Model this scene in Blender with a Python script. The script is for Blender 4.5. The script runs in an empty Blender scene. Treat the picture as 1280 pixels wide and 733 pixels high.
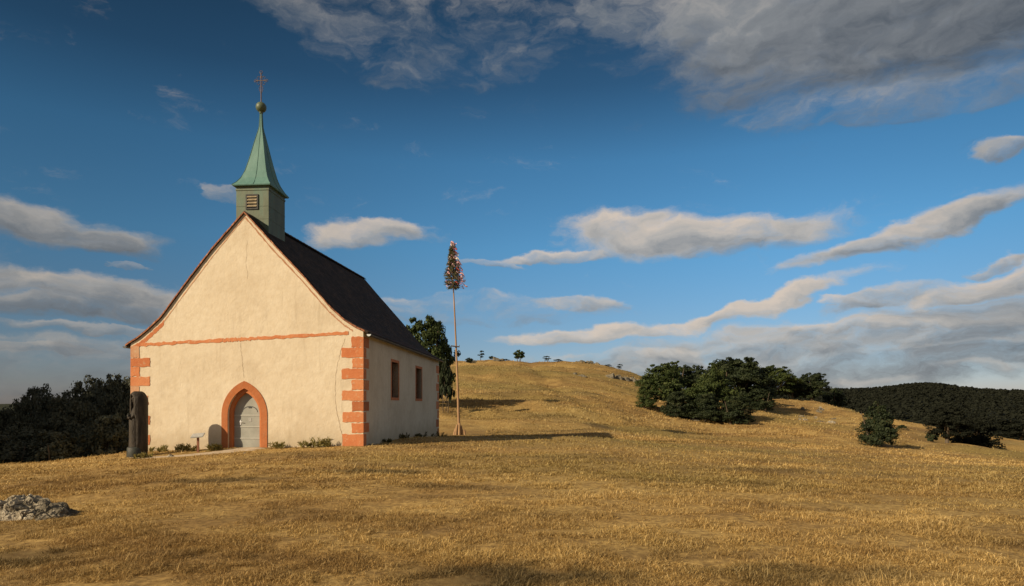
import bpy, bmesh, math, random
import numpy as np
from mathutils import Vector, Matrix

R = math.radians
scene = bpy.context.scene
COL = scene.collection
rng = np.random.default_rng(7)
random.seed(7)

# ------------------------------------------------------------------ camera
F, CX, HY, EYE = 800.0, 640.0, 507.0, 1.6       # focal length, centre and eye level in photo pixels, eye height in metres
cd = bpy.data.cameras.new("camera"); cam = bpy.data.objects.new("camera", cd); COL.objects.link(cam)
cd.sensor_width = 36; cd.lens = 36 * F / 1280; cd.shift_y = (HY - 366.5) / 1280
cd.clip_start = 0.1; cd.clip_end = 20000
cam.location = (0, 0, EYE); cam.rotation_euler = (R(90), 0, 0)
scene.camera = cam

# ------------------------------------------------------------------ light
SUN_EL, SUN_AZ = 26.0, 55.0                      # light travels towards +X +Y
sd = bpy.data.lights.new("sun", 'SUN'); sun = bpy.data.objects.new("sun", sd); COL.objects.link(sun)
sd.energy = 5.0; sd.angle = R(0.5); sd.color = (1.0, 0.82, 0.58)
tr = Vector((math.sin(R(SUN_AZ)) * math.cos(R(SUN_EL)), math.cos(R(SUN_AZ)) * math.cos(R(SUN_EL)), -math.sin(R(SUN_EL))))
sun.rotation_euler = tr.to_track_quat('-Z', 'Y').to_euler(); sun.location = (-60, -60, 60)
scene.view_settings.view_transform = 'Standard'; scene.view_settings.look = 'None'
scene.view_settings.gamma = 1.0; scene.view_settings.exposure = 0.28; scene.view_settings.use_curve_mapping = False
scene.render.film_transparent = False
try:
    scene.cycles.max_bounces = 5; scene.cycles.diffuse_bounces = 2; scene.cycles.transparent_max_bounces = 6
except Exception: pass

SKY_STRENGTH = 0.095
world = bpy.data.worlds.new("World"); scene.world = world; world.use_nodes = True
def build_world():
    nt = world.node_tree; N = nt.nodes; L = nt.links; N.clear()
    def n(t, **k):
        o = N.new(t)
        for a, v in k.items(): setattr(o, a, v)
        return o
    def put(sock, v):
        if hasattr(v, 'is_output'): L.new(v, sock)
        else: sock.default_value = v
    def m(op, a, b=0.0, c=0.0, clamp=False):
        o = n('ShaderNodeMath', operation=op, use_clamp=clamp)
        put(o.inputs[0], a); put(o.inputs[1], b); put(o.inputs[2], c); return o.outputs[0]
    def mr(v, a, b, c, d, smooth=True):
        o = n('ShaderNodeMapRange', interpolation_type='SMOOTHSTEP' if smooth else 'LINEAR')
        put(o.inputs[0], v)
        for i, q in enumerate((a, b, c, d)): put(o.inputs[i + 1], q)
        return o.outputs[0]
    def mixc(f, a, b, blend='MIX'):
        o = n('ShaderNodeMix', data_type='RGBA', blend_type=blend)
        put(o.inputs[0], f); put(o.inputs[6], a); put(o.inputs[7], b); return o.outputs[2]
    sky = n('ShaderNodeTexSky', sky_type='NISHITA'); sky.sun_disc = False
    sky.sun_elevation = R(SUN_EL); sky.sun_rotation = R(180 + SUN_AZ)
    sky.altitude = 500; sky.air_density = 1.0; sky.dust_density = 0.6; sky.ozone_density = 2.0
    tc = n('ShaderNodeTexCoord'); sp = n('ShaderNodeSeparateXYZ'); L.new(tc.outputs['Generated'], sp.inputs[0])
    az = m('ARCTAN2', sp.outputs[0], sp.outputs[1]); el = m('ARCSINE', sp.outputs[2])
    p = n('ShaderNodeCombineXYZ'); L.new(az, p.inputs[0]); L.new(el, p.inputs[1]); P = p.outputs[0]
    # domain warp so that no cloud keeps an oval outline
    def noise(vec, scale, detail, rough, stretch=1.0, off=(0, 0, 0)):
        mp = n('ShaderNodeMapping'); L.new(vec, mp.inputs[0]); mp.inputs[3].default_value = (1, stretch, 1); mp.inputs[1].default_value = off
        t = n('ShaderNodeTexNoise'); L.new(mp.outputs[0], t.inputs[0])
        t.inputs['Scale'].default_value = scale; t.inputs['Detail'].default_value = detail; t.inputs['Roughness'].default_value = rough
        return t
    w = noise(P, 7.0, 6, 0.55, 1.8)
    wv = n('ShaderNodeVectorMath', operation='SUBTRACT'); L.new(w.outputs['Color'], wv.inputs[0]); wv.inputs[1].default_value = (0.5, 0.5, 0.5)
    ws = n('ShaderNodeVectorMath', operation='MULTIPLY'); L.new(wv.outputs[0], ws.inputs[0]); ws.inputs[1].default_value = (0.20, 0.075, 0)
    wp = n('ShaderNodeVectorMath', operation='ADD'); L.new(P, wp.inputs[0]); L.new(ws.outputs[0], wp.inputs[1]); PW = wp.outputs[0]
    # x, y, half width, half height, tilt (degrees, up to the right positive), opacity, brightness
    clouds = [
        (1110, -10, 400, 150, -4, 1.0, 0.14), (880, 30, 190, 64, -16, 0.64, 0.34), (1100, 128, 200, 22, -4, 0.62, 0.34),
        (520, 20, 190, 76, -6, 0.50, 0.36), (450, 62, 80, 34, -20, 0.42, 0.34),
        (880, 293, 175, 26, -1, 1.0, 0.62), (780, 280, 75, 26, 0, 1.0, 0.74), (690, 318, 90, 9, 4, 0.8, 0.62),
        (1140, 290, 185, 17, 13, 1.0, 0.55), (1265, 184, 48, 13, 0, 0.8, 0.42), (1240, 322, 42, 8, 6, 0.9, 0.52),
        (1230, 352, 130, 22, 14, 1.0, 0.70), (950, 386, 130, 12, 15, 1.0, 0.78), (720, 420, 110, 12, 4, 0.9, 0.72), (840, 411, 90, 9, 8, 0.9, 0.74),
        (1090, 410, 200, 11, 0, 0.95, 0.72), (1080, 440, 480, 46, 3, 0.86, 0.30), (1230, 388, 140, 22, 6, 0.9, 0.34), (1110, 372, 90, 14, 12, 0.8, 0.45),
        (715, 378, 60, 11, 0, 0.8, 0.55), (1046, 381, 26, 6, 0, 0.8, 0.78), (1090, 473, 60, 7, 0, 0.62, 0.62), (1000, 452, 150, 7, 2, 0.7, 0.5),
        (870, 440, 190, 7, 3, 0.7, 0.62), (560, 388, 170, 18, 0, 0.50, 0.45), (1240, 462, 90, 7, 0, 0.6, 0.46), (1180, 436, 150, 6, 2, 0.7, 0.5),
        (40, 272, 130, 30, -9, 1.0, 0.40), (110, 296, 90, 18, -4, 1.0, 0.30), (85, 358, 175, 22, -4, 1.0, 0.46), (100, 384, 150, 16, 0, 0.9, 0.24), (130, 410, 110, 7, 0, 0.8, 0.42),
        (30, 458, 230, 44, 0, 0.62, 0.22), (40, 432, 120, 9, 0, 0.8, 0.36), (455, 288, 80, 17, 4, 0.9, 0.62), (490, 283, 40, 12, 0, 0.9, 0.68), (282, 244, 30, 12, -8, 0.55, 0.5),
        (615, 328, 40, 6, -12, 0.6, 0.5), (155, 330, 20, 5, 0, 0.6, 0.45), (240, 440, 120, 24, 0, 0.5, 0.35),
        (-260, 300, 260, 60, 0, 1.0, 0.5), (1640, 240, 260, 60, 0, 1.0, 0.5), (-400, 60, 260, 90, 0, 0.8, 0.4)]
    M = None; S = None; B = None
    for (x, y, rx, ry, tilt, op, br) in clouds:
        a = math.atan((x - CX) / F); e = math.atan((HY - y) / F * math.cos(a))
        ca = math.cos(a) ** 2
        mp = n('ShaderNodeMapping', vector_type='TEXTURE'); L.new(PW, mp.inputs[0])
        mp.inputs[1].default_value = (a, e, 0); mp.inputs[2].default_value = (0, 0, R(tilt))
        mp.inputs[3].default_value = (rx / F * ca * 1.12, ry / F * math.cos(a) * math.cos(e) ** 2 * 1.12, 1)
        ln = n('ShaderNodeVectorMath', operation='LENGTH'); L.new(mp.outputs[0], ln.inputs[0])
        d = m('MINIMUM', m('MULTIPLY', m('SUBTRACT', 1.0, ln.outputs['Value']), 1.35), op - 0.38)
        sx = n('ShaderNodeSeparateXYZ'); L.new(mp.outputs[0], sx.inputs[0])
        s = m('SUBTRACT', sx.outputs[1], m('MULTIPLY', sx.outputs[0], 0.2))
        wgt = m('POWER', m('MAXIMUM', m('SUBTRACT', 1.45, ln.outputs['Value']), 0.001), 4.0)
        sw, bw = m('MULTIPLY', s, wgt), m('MULTIPLY', wgt, br)
        if M is None: M, S, B, WS = d, sw, bw, wgt
        else: M = m('SMOOTH_MAX', d, M, 0.10); S = m('ADD', S, sw); B = m('ADD', B, bw); WS = m('ADD', WS, wgt)
    S = m('MAXIMUM', m('MINIMUM', m('DIVIDE', S, WS), 1.0), -1.0); B = m('DIVIDE', B, WS)
    # unseen broken cloud added behind and above the photographer to weaken the blue fill
    rest = m('MAXIMUM', mr(m('ABSOLUTE', az), 0.85, 1.35, 0.0, 0.42), mr(el, 0.62, 0.90, 0.0, 0.36))
    M = m('ADD', M, m('MAXIMUM', rest, 0.0)) if False else m('MAXIMUM', M, m('SUBTRACT', rest, 0.15))
    f1 = noise(PW, 9.0, 12, 0.66, 2.4); f2 = noise(PW, 13.0, 7, 0.56, 2.1, (0.010, -0.022, 0)); f3 = noise(PW, 13.0, 7, 0.56, 2.1)
    fb_ = m('SUBTRACT', f1.outputs[0], 0.5)
    f4 = noise(PW, 34.0, 8, 0.62, 1.9)
    dens = m('ADD', M, m('ADD', m('MULTIPLY', fb_, 1.28), m('MULTIPLY', m('SUBTRACT', f4.outputs[0], 0.5), 0.27)))
    alpha = mr(dens, -0.06, 0.66, 0.0, 0.93)
    thick = mr(dens, 0.25, 0.95, 0.0, 1.0)
    rel = m('MULTIPLY', m('SUBTRACT', f3.outputs[0], f2.outputs[0]), 1.05)
    lit = m('ADD', m('ADD', m('MULTIPLY', S, 0.42), rel), m('SUBTRACT', m('MULTIPLY', B, 1.25), m('MULTIPLY', thick, 0.22)))
    lit = mr(lit, -0.3, 1.05, 0.0, 1.0, False)
    K = 1.0 / SKY_STRENGTH
    cr = n('ShaderNodeValToRGB'); L.new(lit, cr.inputs[0])
    e = cr.color_ramp.elements
    e[0].position = 0.0; e[0].color = (0.085, 0.098, 0.115, 1)
    e[1].position = 1.0; e[1].color = (0.56, 0.47, 0.385, 1)
    q = cr.color_ramp.elements.new(0.42); q.color = (0.205, 0.215, 0.225, 1)
    q = cr.color_ramp.elements.new(0.72); q.color = (0.385, 0.36, 0.33, 1)
    cc = mixc(1.0, cr.outputs[0], (K, K, K, 1), 'MULTIPLY')
    blue = mixc(1.0, sky.outputs[0], (0.54, 1.04, 1.18, 1), 'MULTIPLY')
    rr = n('ShaderNodeValToRGB'); L.new(m('MULTIPLY', el, 1.0), rr.inputs[0]); e = rr.color_ramp.elements      # paler, hazier towards the horizon, deep blue overhead
    e[0].position = 0.0; e[0].color = (1.12, 0.53, 0.58, 1); e[1].position = 1.0; e[1].color = (0.22, 0.20, 0.20, 1)
    for p_, c_ in ((0.10, (0.98, 0.61, 0.64)), (0.24, (0.82, 0.78, 0.80)), (0.36, (0.68, 0.72, 0.74)), (0.46, (0.42, 0.43, 0.45)), (0.56, (0.31, 0.31, 0.32)), (0.70, (0.26, 0.25, 0.26))):
        q = e.new(p_); q.color = (*c_, 1)
    blue = mixc(1.0, blue, rr.outputs[0], 'MULTIPLY')
    side = m('MULTIPLY', mr(az, -0.80, 0.05, 0.60, 1.0), mr(az, 0.35, 0.85, 1.0, 0.82))       # deepest blue at right angles to the sun; lens falloff painted in at right
    sv = n('ShaderNodeCombineXYZ'); [L.new(side, sv.inputs[i]) for i in range(3)]
    blue = mixc(1.0, blue, sv.outputs[0], 'MULTIPLY')
    cc = mixc(1.0, cc, mixc(0.55, (1, 1, 1, 1), sv.outputs[0]), 'MULTIPLY')
    out = mixc(alpha, blue, cc)
    bg = n('ShaderNodeBackground'); L.new(out, bg.inputs[0]); bg.inputs[1].default_value = SKY_STRENGTH
    wo = n('ShaderNodeOutputWorld'); L.new(bg.outputs[0], wo.inputs[0])
build_world()

# ------------------------------------------------------------------ helpers
def fbm_grid(seed, n=256):
    return np.random.default_rng(seed).random((n, n))
_G = {s: fbm_grid(s) for s in range(12)}
def vnoise(x, y, seed=0):
    g = _G[seed]; n = g.shape[0]
    xi = np.floor(x).astype(int); yi = np.floor(y).astype(int); fx = x - xi; fy = y - yi
    fx = fx * fx * (3 - 2 * fx); fy = fy * fy * (3 - 2 * fy)
    a = g[xi % n, yi % n]; b = g[(xi + 1) % n, yi % n]; c = g[xi % n, (yi + 1) % n]; d = g[(xi + 1) % n, (yi + 1) % n]
    return (a * (1 - fx) + b * fx) * (1 - fy) + (c * (1 - fx) + d * fx) * fy
def fbm(x, y, seed=0, oct=4):
    s = 0; a = 0.5; t = 0
    for o in range(oct):
        s = s + a * vnoise(x * 2 ** o + 17.3 * o, y * 2 ** o + 5.1 * o, (seed + o) % 12); t += a; a *= 0.5
    return s / t

def np_mesh(name, V, Fc, attr=None, smooth=False):
    me = bpy.data.meshes.new(name); V = np.asarray(V, np.float32); Fc = np.asarray(Fc, np.int32)
    k = Fc.shape[1]; nf = len(Fc)
    me.vertices.add(len(V)); me.vertices.foreach_set('co', V.ravel())
    me.loops.add(nf * k); me.loops.foreach_set('vertex_index', Fc.ravel())
    me.polygons.add(nf); me.polygons.foreach_set('loop_start', np.arange(0, nf * k, k, dtype=np.int32))
    if smooth: me.polygons.foreach_set('use_smooth', np.ones(nf, bool))
    if attr is not None:
        at = me.attributes.new('rnd', 'FLOAT', 'POINT'); at.data.foreach_set('value', np.asarray(attr, np.float32))
    me.update(calc_edges=True)
    return me

def link(name, me, mat=None, parent=None, loc=None):
    o = bpy.data.objects.new(name, me); COL.objects.link(o)
    if mat is not None and me is not None and not me.materials: me.materials.append(mat)
    if parent is not None: o.parent = parent
    if loc is not None: o.location = loc
    return o
def bobj(name, bm, mat, parent=None, smooth=False, loc=None):
    bmesh.ops.recalc_face_normals(bm, faces=bm.faces)
    me = bpy.data.meshes.new(name); bm.to_mesh(me); bm.free()
    if smooth:
        for p in me.polygons: p.use_smooth = True
    return link(name, me, mat, parent, loc)
def tag(o, label=None, cat=None, group=None, kind=None):
    if label: o['label'] = label
    if cat: o['category'] = cat
    if group: o['group'] = group
    if kind: o['kind'] = kind
    return o
def thing(name, loc, label, cat, group=None, rz=0.0):
    o = bpy.data.objects.new(name, None); COL.objects.link(o); o.location = loc; o.rotation_euler = (0, 0, rz)
    o.empty_display_size = 0.3
    return tag(o, label, cat, group)
def copy_tree(o, parent=None):
    c = o.copy(); COL.objects.link(c)
    if parent is not None: c.parent = parent
    for ch in list(o.children): copy_tree(ch, c)
    return c
def box(bm, x0, x1, y0, y1, z0, z1):
    v = [bm.verts.new((x, y, z)) for x in (x0, x1) for y in (y0, y1) for z in (z0, z1)]
    for f in ((0, 1, 3, 2), (4, 6, 7, 5), (0, 4, 5, 1), (2, 3, 7, 6), (0, 2, 6, 4), (1, 5, 7, 3)):
        bm.faces.new([v[i] for i in f])
    return v
def prism(bm, pts, y0, y1):
    """outline in (x, z), extruded from y0 to y1"""
    a = [bm.verts.new((p[0], y0, p[1])) for p in pts]; b = [bm.verts.new((p[0], y1, p[1])) for p in pts]
    bm.faces.new(a); bm.faces.new(b[::-1]); n = len(pts)
    for i in range(n): bm.faces.new((a[i], b[i], b[(i + 1) % n], a[(i + 1) % n]))
def tube(bm, pts, rad, seg=8, caps=True):
    pts = [Vector(p) for p in pts]; rings = []
    if not hasattr(rad, '__len__'): rad = [rad] * len(pts)
    for i, p in enumerate(pts):
        d = (pts[min(i + 1, len(pts) - 1)] - pts[max(i - 1, 0)]).normalized()
        u = d.orthogonal().normalized() if abs(d.z) < 0.9 else Vector((1, 0, 0)).cross(d).normalized()
        w = d.cross(u)
        rings.append([bm.verts.new(p + (u * math.cos(2 * math.pi * k / seg) + w * math.sin(2 * math.pi * k / seg)) * rad[i]) for k in range(seg)])
    for a, b in zip(rings, rings[1:]):
        for k in range(seg): bm.faces.new((a[k], a[(k + 1) % seg], b[(k + 1) % seg], b[k]))
    if caps: bm.faces.new(rings[0][::-1]); bm.faces.new(rings[-1])
def lathe(bm, prof, cx=0, cy=0, seg=16, sx=1, sy=1):
    rings = [[bm.verts.new((cx + r * sx * math.cos(2 * math.pi * k / seg), cy + r * sy * math.sin(2 * math.pi * k / seg), z)) for k in range(seg)] for r, z in prof]
    for a, b in zip(rings, rings[1:]):
        for k in range(seg): bm.faces.new((a[k], a[(k + 1) % seg], b[(k + 1) % seg], b[k]))
    bm.faces.new(rings[0][::-1]); bm.faces.new(rings[-1])

# ------------------------------------------------------------------ materials
def mat(name, rough=0.8, spec=0.3):
    m = bpy.data.materials.new(name); m.use_nodes = True
    b = m.node_tree.nodes['Principled BSDF']; b.inputs['Roughness'].default_value = rough
    b.inputs['Specular IOR Level'].default_value = spec
    return m, m.node_tree, b
def ramp(nt, fac, stops):
    r = nt.nodes.new('ShaderNodeValToRGB'); nt.links.new(fac, r.inputs[0]); e = r.color_ramp.elements
    while len(e) > 1: e.remove(e[-1])
    e[0].position = stops[0][0]; e[0].color = (*stops[0][1], 1)
    for p, c in stops[1:]:
        q = e.new(p); q.color = (*c, 1)
    return r.outputs[0]
def tnoise(nt, scale, detail=4, rough=0.55, stretch=(1, 1, 1), coord='Object'):
    tc = nt.nodes.new('ShaderNodeTexCoord'); mp = nt.nodes.new('ShaderNodeMapping'); mp.inputs[3].default_value = stretch
    nt.links.new(tc.outputs[coord], mp.inputs[0])
    t = nt.nodes.new('ShaderNodeTexNoise'); nt.links.new(mp.outputs[0], t.inputs[0])
    t.inputs['Scale'].default_value = scale; t.inputs['Detail'].default_value = detail; t.inputs['Roughness'].default_value = rough
    return t.outputs[0]
def nmath(nt, op, a, b):
    o = nt.nodes.new('ShaderNodeMath'); o.operation = op
    for i, v in enumerate((a, b)):
        if hasattr(v, 'is_output'): nt.links.new(v, o.inputs[i])
        else: o.inputs[i].default_value = v
    return o.outputs[0]
def nmix(nt, f, a, b, blend='MIX'):
    o = nt.nodes.new('ShaderNodeMix'); o.data_type = 'RGBA'; o.blend_type = blend
    for i, v in ((0, f), (6, a), (7, b)):
        if hasattr(v, 'is_output'): nt.links.new(v, o.inputs[i])
        else: o.inputs[i].default_value = (*v, 1) if isinstance(v, tuple) else v
    return o.outputs[2]
def bump(nt, b, h, strength=0.4, dist=0.02):
    bp = nt.nodes.new('ShaderNodeBump'); bp.inputs['Strength'].default_value = strength; bp.inputs['Distance'].default_value = dist
    nt.links.new(h, bp.inputs['Height']); nt.links.new(bp.outputs[0], b.inputs['Normal'])
def noisy(name, stops, scale=4, detail=5, rough=0.8, spec=0.3, bs=0.4, bd=0.01, stretch=(1, 1, 1), nr=0.6):
    m, nt, b = mat(name, rough, spec); t = tnoise(nt, scale, detail, nr, stretch)
    nt.links.new(ramp(nt, t, stops), b.inputs['Base Color'])
    if bs: bump(nt, b, tnoise(nt, scale * 3, 6, 0.65, stretch), bs, bd)
    return m
def leafmat(name, stops, transl=0.25):
    m, nt, b = mat(name, 0.65, 0.2)
    a = nt.nodes.new('ShaderNodeAttribute'); a.attribute_name = 'rnd'
    t = tnoise(nt, 0.7, 2, 0.5)
    f = nmath(nt, 'ADD', nmath(nt, 'MULTIPLY', a.outputs['Fac'], 0.6), nmath(nt, 'MULTIPLY', t, 0.4))
    c = ramp(nt, f, stops); nt.links.new(c, b.inputs['Base Color'])
    tl = nt.nodes.new('ShaderNodeBsdfTranslucent'); nt.links.new(c, tl.inputs[0])
    mx = nt.nodes.new('ShaderNodeMixShader'); mx.inputs[0].default_value = transl
    nt.links.new(b.outputs[0], mx.inputs[1]); nt.links.new(tl.outputs[0], mx.inputs[2])
    nt.links.new(mx.outputs[0], nt.nodes['Material Output'].inputs[0])
    return m

def plaster():
    m, nt, b = mat('plaster', 0.9, 0.15)
    big = tnoise(nt, 0.55, 5, 0.6); fine = tnoise(nt, 5.0, 5, 0.6); st = tnoise(nt, 1.6, 5, 0.65, (2.2, 2.2, 0.22))
    c = ramp(nt, big, [(0.28, (0.53, 0.44, 0.315)), (0.5, (0.635, 0.545, 0.405)), (0.74, (0.675, 0.59, 0.45))])
    c = nmix(nt, ramp(nt, fine, [(0.35, (0.25,) * 3), (0.6, (0,) * 3)]), c, (0.47, 0.36, 0.22))
    c = nmix(nt, ramp(nt, st, [(0.58, (0,) * 3), (0.78, (0.55,) * 3)]), c, (0.38, 0.305, 0.21))      # rain streaks
    tc = nt.nodes.new('ShaderNodeTexCoord'); sx = nt.nodes.new('ShaderNodeSeparateXYZ'); nt.links.new(tc.outputs['Object'], sx.inputs[0])
    hz = nmath(nt, 'ADD', sx.outputs[2], nmath(nt, 'MULTIPLY', tnoise(nt, 1.1, 5, 0.65, (1, 1, 0.6)), -1.5))
    damp = ramp(nt, nmath(nt, 'ADD', hz, 0.5), [(0.0, (0.6,) * 3), (0.55, (0,) * 3)])
    c = nmix(nt, damp, c, (0.40, 0.315, 0.20))                                   # splash dirt along the foot
    c = nmix(nt, ramp(nt, tnoise(nt, 0.9, 6, 0.7, (1.3, 1, 1)), [(0.56, (0,) * 3), (0.72, (0.5,) * 3)]), c, (0.455, 0.37, 0.26))
    nt.links.new(c, b.inputs['Base Color'])
    h = nmath(nt, 'ADD', tnoise(nt, 3.2, 4, 0.55), nmath(nt, 'MULTIPLY', tnoise(nt, 14, 5, 0.6), 0.5))
    bump(nt, b, h, 0.45, 0.04)
    return m
M_plaster = plaster()
def red_stone(name, a, b_, wear):
    m, nt, b = mat(name, 0.85, 0.2)
    c = ramp(nt, tnoise(nt, 2.4, 5, 0.65), [(0.3, a), (0.7, b_)])
    c = nmix(nt, ramp(nt, tnoise(nt, 6, 6, 0.7), [(0.55, (0,) * 3), (0.75, (wear,) * 3)]), c, (0.53, 0.40, 0.25))
    oi = nt.nodes.new('ShaderNodeObjectInfo')
    c = nmix(nt, 1.0, c, ramp(nt, oi.outputs['Random'], [(0.0, (0.72, 0.70, 0.70)), (0.5, (1.0, 1.0, 1.0)), (1.0, (1.05, 1.2, 1.3))]), 'MULTIPLY')
    nt.links.new(c, b.inputs['Base Color']); bump(nt, b, tnoise(nt, 12, 5, 0.65), 0.6, 0.02)
    return m
M_red = red_stone('red_sandstone', (0.46, 0.145, 0.055), (0.55, 0.20, 0.08), 0.75)
M_redworn = red_stone('worn_red_sandstone', (0.46, 0.21, 0.105), (0.52, 0.32, 0.19), 1.0)
M_door_stone = red_stone('door_sandstone', (0.47, 0.155, 0.052), (0.56, 0.205, 0.078), 0.35)
def tiles():
    m, nt, b = mat('roof_tiles', 0.9, 0.12)
    tc = nt.nodes.new('ShaderNodeTexCoord'); mp = nt.nodes.new('ShaderNodeMapping')
    nt.links.new(tc.outputs['UV'], mp.inputs[0])
    br = nt.nodes.new('ShaderNodeTexBrick'); nt.links.new(mp.outputs[0], br.inputs[0])
    br.inputs['Scale'].default_value = 1.0; br.inputs['Brick Width'].default_value = 0.17; br.inputs['Row Height'].default_value = 0.16
    br.inputs['Mortar Size'].default_value = 0.012; br.inputs['Color1'].default_value = (0, 0, 0, 1); br.inputs['Color2'].default_value = (1, 1, 1, 1); br.inputs['Mortar'].default_value = (0, 0, 0, 1)
    br.inputs['Bias'].default_value = 0.0
    sx = nt.nodes.new('ShaderNodeSeparateXYZ'); nt.links.new(tc.outputs['UV'], sx.inputs[0])
    old = tnoise(nt, 0.8, 5, 0.65)
    f = nmath(nt, 'ADD', nmath(nt, 'MULTIPLY', br.outputs[0], 0.45), nmath(nt, 'MULTIPLY', old, 0.6))
    c = ramp(nt, f, [(0.2, (0.020, 0.016, 0.013)), (0.55, (0.048, 0.034, 0.026)), (0.85, (0.10, 0.06, 0.04))])
    c = nmix(nt, ramp(nt, tnoise(nt, 3, 4, 0.7), [(0.55, (0,) * 3), (0.7, (0.5,) * 3)]), c, (0.032, 0.028, 0.018))
    low = nt.nodes.new('ShaderNodeMapRange'); nt.links.new(sx.outputs[1], low.inputs[0]); low.inputs[1].default_value = 0.0; low.inputs[2].default_value = 1.1
    low.inputs[3].default_value = 0.75; low.inputs[4].default_value = 0.0                                # newer red tiles on the flared foot of the roof
    sel = nmath(nt, 'MULTIPLY', low.outputs[0], ramp(nt, br.outputs[0], [(0.35, (0,) * 3), (0.65, (1,) * 3)]))
    c = nmix(nt, sel, c, (0.15, 0.065, 0.04))
    nt.links.new(c, b.inputs['Base Color'])
    saw = nmath(nt, 'FRACT', nmath(nt, 'DIVIDE', sx.outputs[1], 0.16), 0.0)
    h = nmath(nt, 'ADD', nmath(nt, 'MULTIPLY', br.outputs['Fac'], -0.5), nmath(nt, 'SUBTRACT', 1.0, saw))
    bump(nt, b, nmath(nt, 'ADD', h, nmath(nt, 'MULTIPLY', br.outputs[0], 0.5)), 1.0, 0.06)
    return m
M_tile = tiles()
M_verge = noisy('verge_tiles', [(0.3, (0.16, 0.07, 0.04)), (0.55, (0.36, 0.15, 0.08)), (0.75, (0.5, 0.3, 0.18))], 5, 5, 0.9, 0.15, 0.6, 0.02)
M_lead = noisy('dark_gutter_metal', [(0.3, (0.05, 0.05, 0.05)), (0.7, (0.10, 0.10, 0.095))], 6, 4, 0.55, 0.4, 0.1)
M_capmetal = noisy('bright_zinc', [(0.3, (0.45, 0.5, 0.5)), (0.7, (0.6, 0.64, 0.64))], 6, 4, 0.45, 0.5, 0.1)
def copper(name, a, b_, c_):
    m, nt, b = mat(name, 0.6, 0.35)
    c = ramp(nt, tnoise(nt, 1.8, 5, 0.6, (1.6, 1.6, 0.5)), [(0.3, a), (0.52, b_), (0.72, c_)])
    c = nmix(nt, ramp(nt, tnoise(nt, 5, 5, 0.7, (2.5, 2.5, 0.3)), [(0.58, (0,) * 3), (0.8, (0.6,) * 3)]), c, (0.08, 0.085, 0.055))
    nt.links.new(c, b.inputs['Base Color']); bump(nt, b, tnoise(nt, 7, 4, 0.6), 0.25, 0.02)
    return m
M_spire = copper('copper_patina', (0.075, 0.165, 0.14), (0.10, 0.205, 0.175), (0.135, 0.245, 0.21))
M_bellcu = copper('weathered_copper_sheet', (0.065, 0.092, 0.058), (0.105, 0.125, 0.078), (0.085, 0.15, 0.105))
M_ball = noisy('dark_copper_ball', [(0.3, (0.06, 0.08, 0.045)), (0.7, (0.11, 0.14, 0.08))], 8, 4, 0.5, 0.4, 0.1)
M_iron = noisy('rusty_iron', [(0.3, (0.09, 0.065, 0.06)), (0.7, (0.19, 0.14, 0.12))], 9, 4, 0.6, 0.4, 0.1)
M_dark = noisy('dark_slat_wood', [(0.3, (0.05, 0.035, 0.025)), (0.7, (0.10, 0.07, 0.045))], 6, 4, 0.8, 0.2, 0.2)
M_slat = noisy('pale_slat_wood', [(0.3, (0.20, 0.16, 0.10)), (0.7, (0.34, 0.28, 0.18))], 6, 4, 0.8, 0.2, 0.2)
M_doorm = noisy('grey_door_metal', [(0.3, (0.25, 0.25, 0.215)), (0.55, (0.30, 0.30, 0.26)), (0.75, (0.35, 0.345, 0.30))], 2.5, 6, 0.55, 0.35, 0.15, 0.01)
M_doorseam = noisy('pale_door_rib', [(0.3, (0.36, 0.355, 0.31)), (0.7, (0.42, 0.41, 0.36))], 4, 4, 0.5, 0.4, 0.1)
M_chrome = noisy('pale_handle_metal', [(0.3, (0.6, 0.6, 0.58)), (0.7, (0.72, 0.72, 0.7))], 4, 3, 0.35, 0.6, 0.0)
M_paper = noisy('notice_paper', [(0.3, (0.30, 0.29, 0.27)), (0.7, (0.42, 0.41, 0.38))], 20, 3, 0.8, 0.2, 0.0)
M_hole = noisy('dark_grille', [(0.3, (0.03, 0.03, 0.03)), (0.7, (0.06, 0.06, 0.055))], 9, 3, 0.7, 0.3, 0.0)
M_glass, _nt, _b = mat('window_glass', 0.15, 0.2); _b.inputs['Base Color'].default_value = (0.012, 0.013, 0.014, 1)
bump(_nt, _b, tnoise(_nt, 4, 2, 0.5), 0.1, 0.01)
M_crack = noisy('crack_brown', [(0.3, (0.24, 0.17, 0.11)), (0.7, (0.42, 0.32, 0.21))], 12, 4, 0.95, 0.1, 0.0)  # plain brown for the flat strips that draw the crack lines
M_bronze = noisy('weathered_bronze', [(0.25, (0.020, 0.016, 0.012)), (0.55, (0.042, 0.033, 0.024)), (0.78, (0.085, 0.068, 0.05))], 3.5, 6, 0.62, 0.25, 0.8, 0.04, (1.8, 1.8, 0.5))
M_verdigris = noisy('verdigris_bronze', [(0.3, (0.018, 0.016, 0.012)), (0.55, (0.026, 0.027, 0.019)), (0.8, (0.04, 0.055, 0.042))], 6, 6, 0.6, 0.4, 0.5, 0.02)
M_postred = noisy('red_brown_post', [(0.3, (0.20, 0.085, 0.05)), (0.7, (0.30, 0.14, 0.08))], 8, 4, 0.8, 0.2, 0.2)
M_board = noisy('grey_sign_board', [(0.3, (0.34, 0.34, 0.30)), (0.7, (0.46, 0.46, 0.42))], 7, 4, 0.5, 0.4, 0.0)
M_pole = noisy('debarked_spruce', [(0.25, (0.24, 0.14, 0.075)), (0.55, (0.35, 0.215, 0.115)), (0.8, (0.45, 0.30, 0.17))], 3, 6, 0.8, 0.2, 0.4, 0.01, (3, 3, 0.25))
M_wood = noisy('rough_wood', [(0.25, (0.20, 0.12, 0.06)), (0.55, (0.34, 0.21, 0.11)), (0.8, (0.46, 0.31, 0.17))], 5, 6, 0.85, 0.2, 0.6, 0.02, (2, 2, 0.4))
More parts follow.
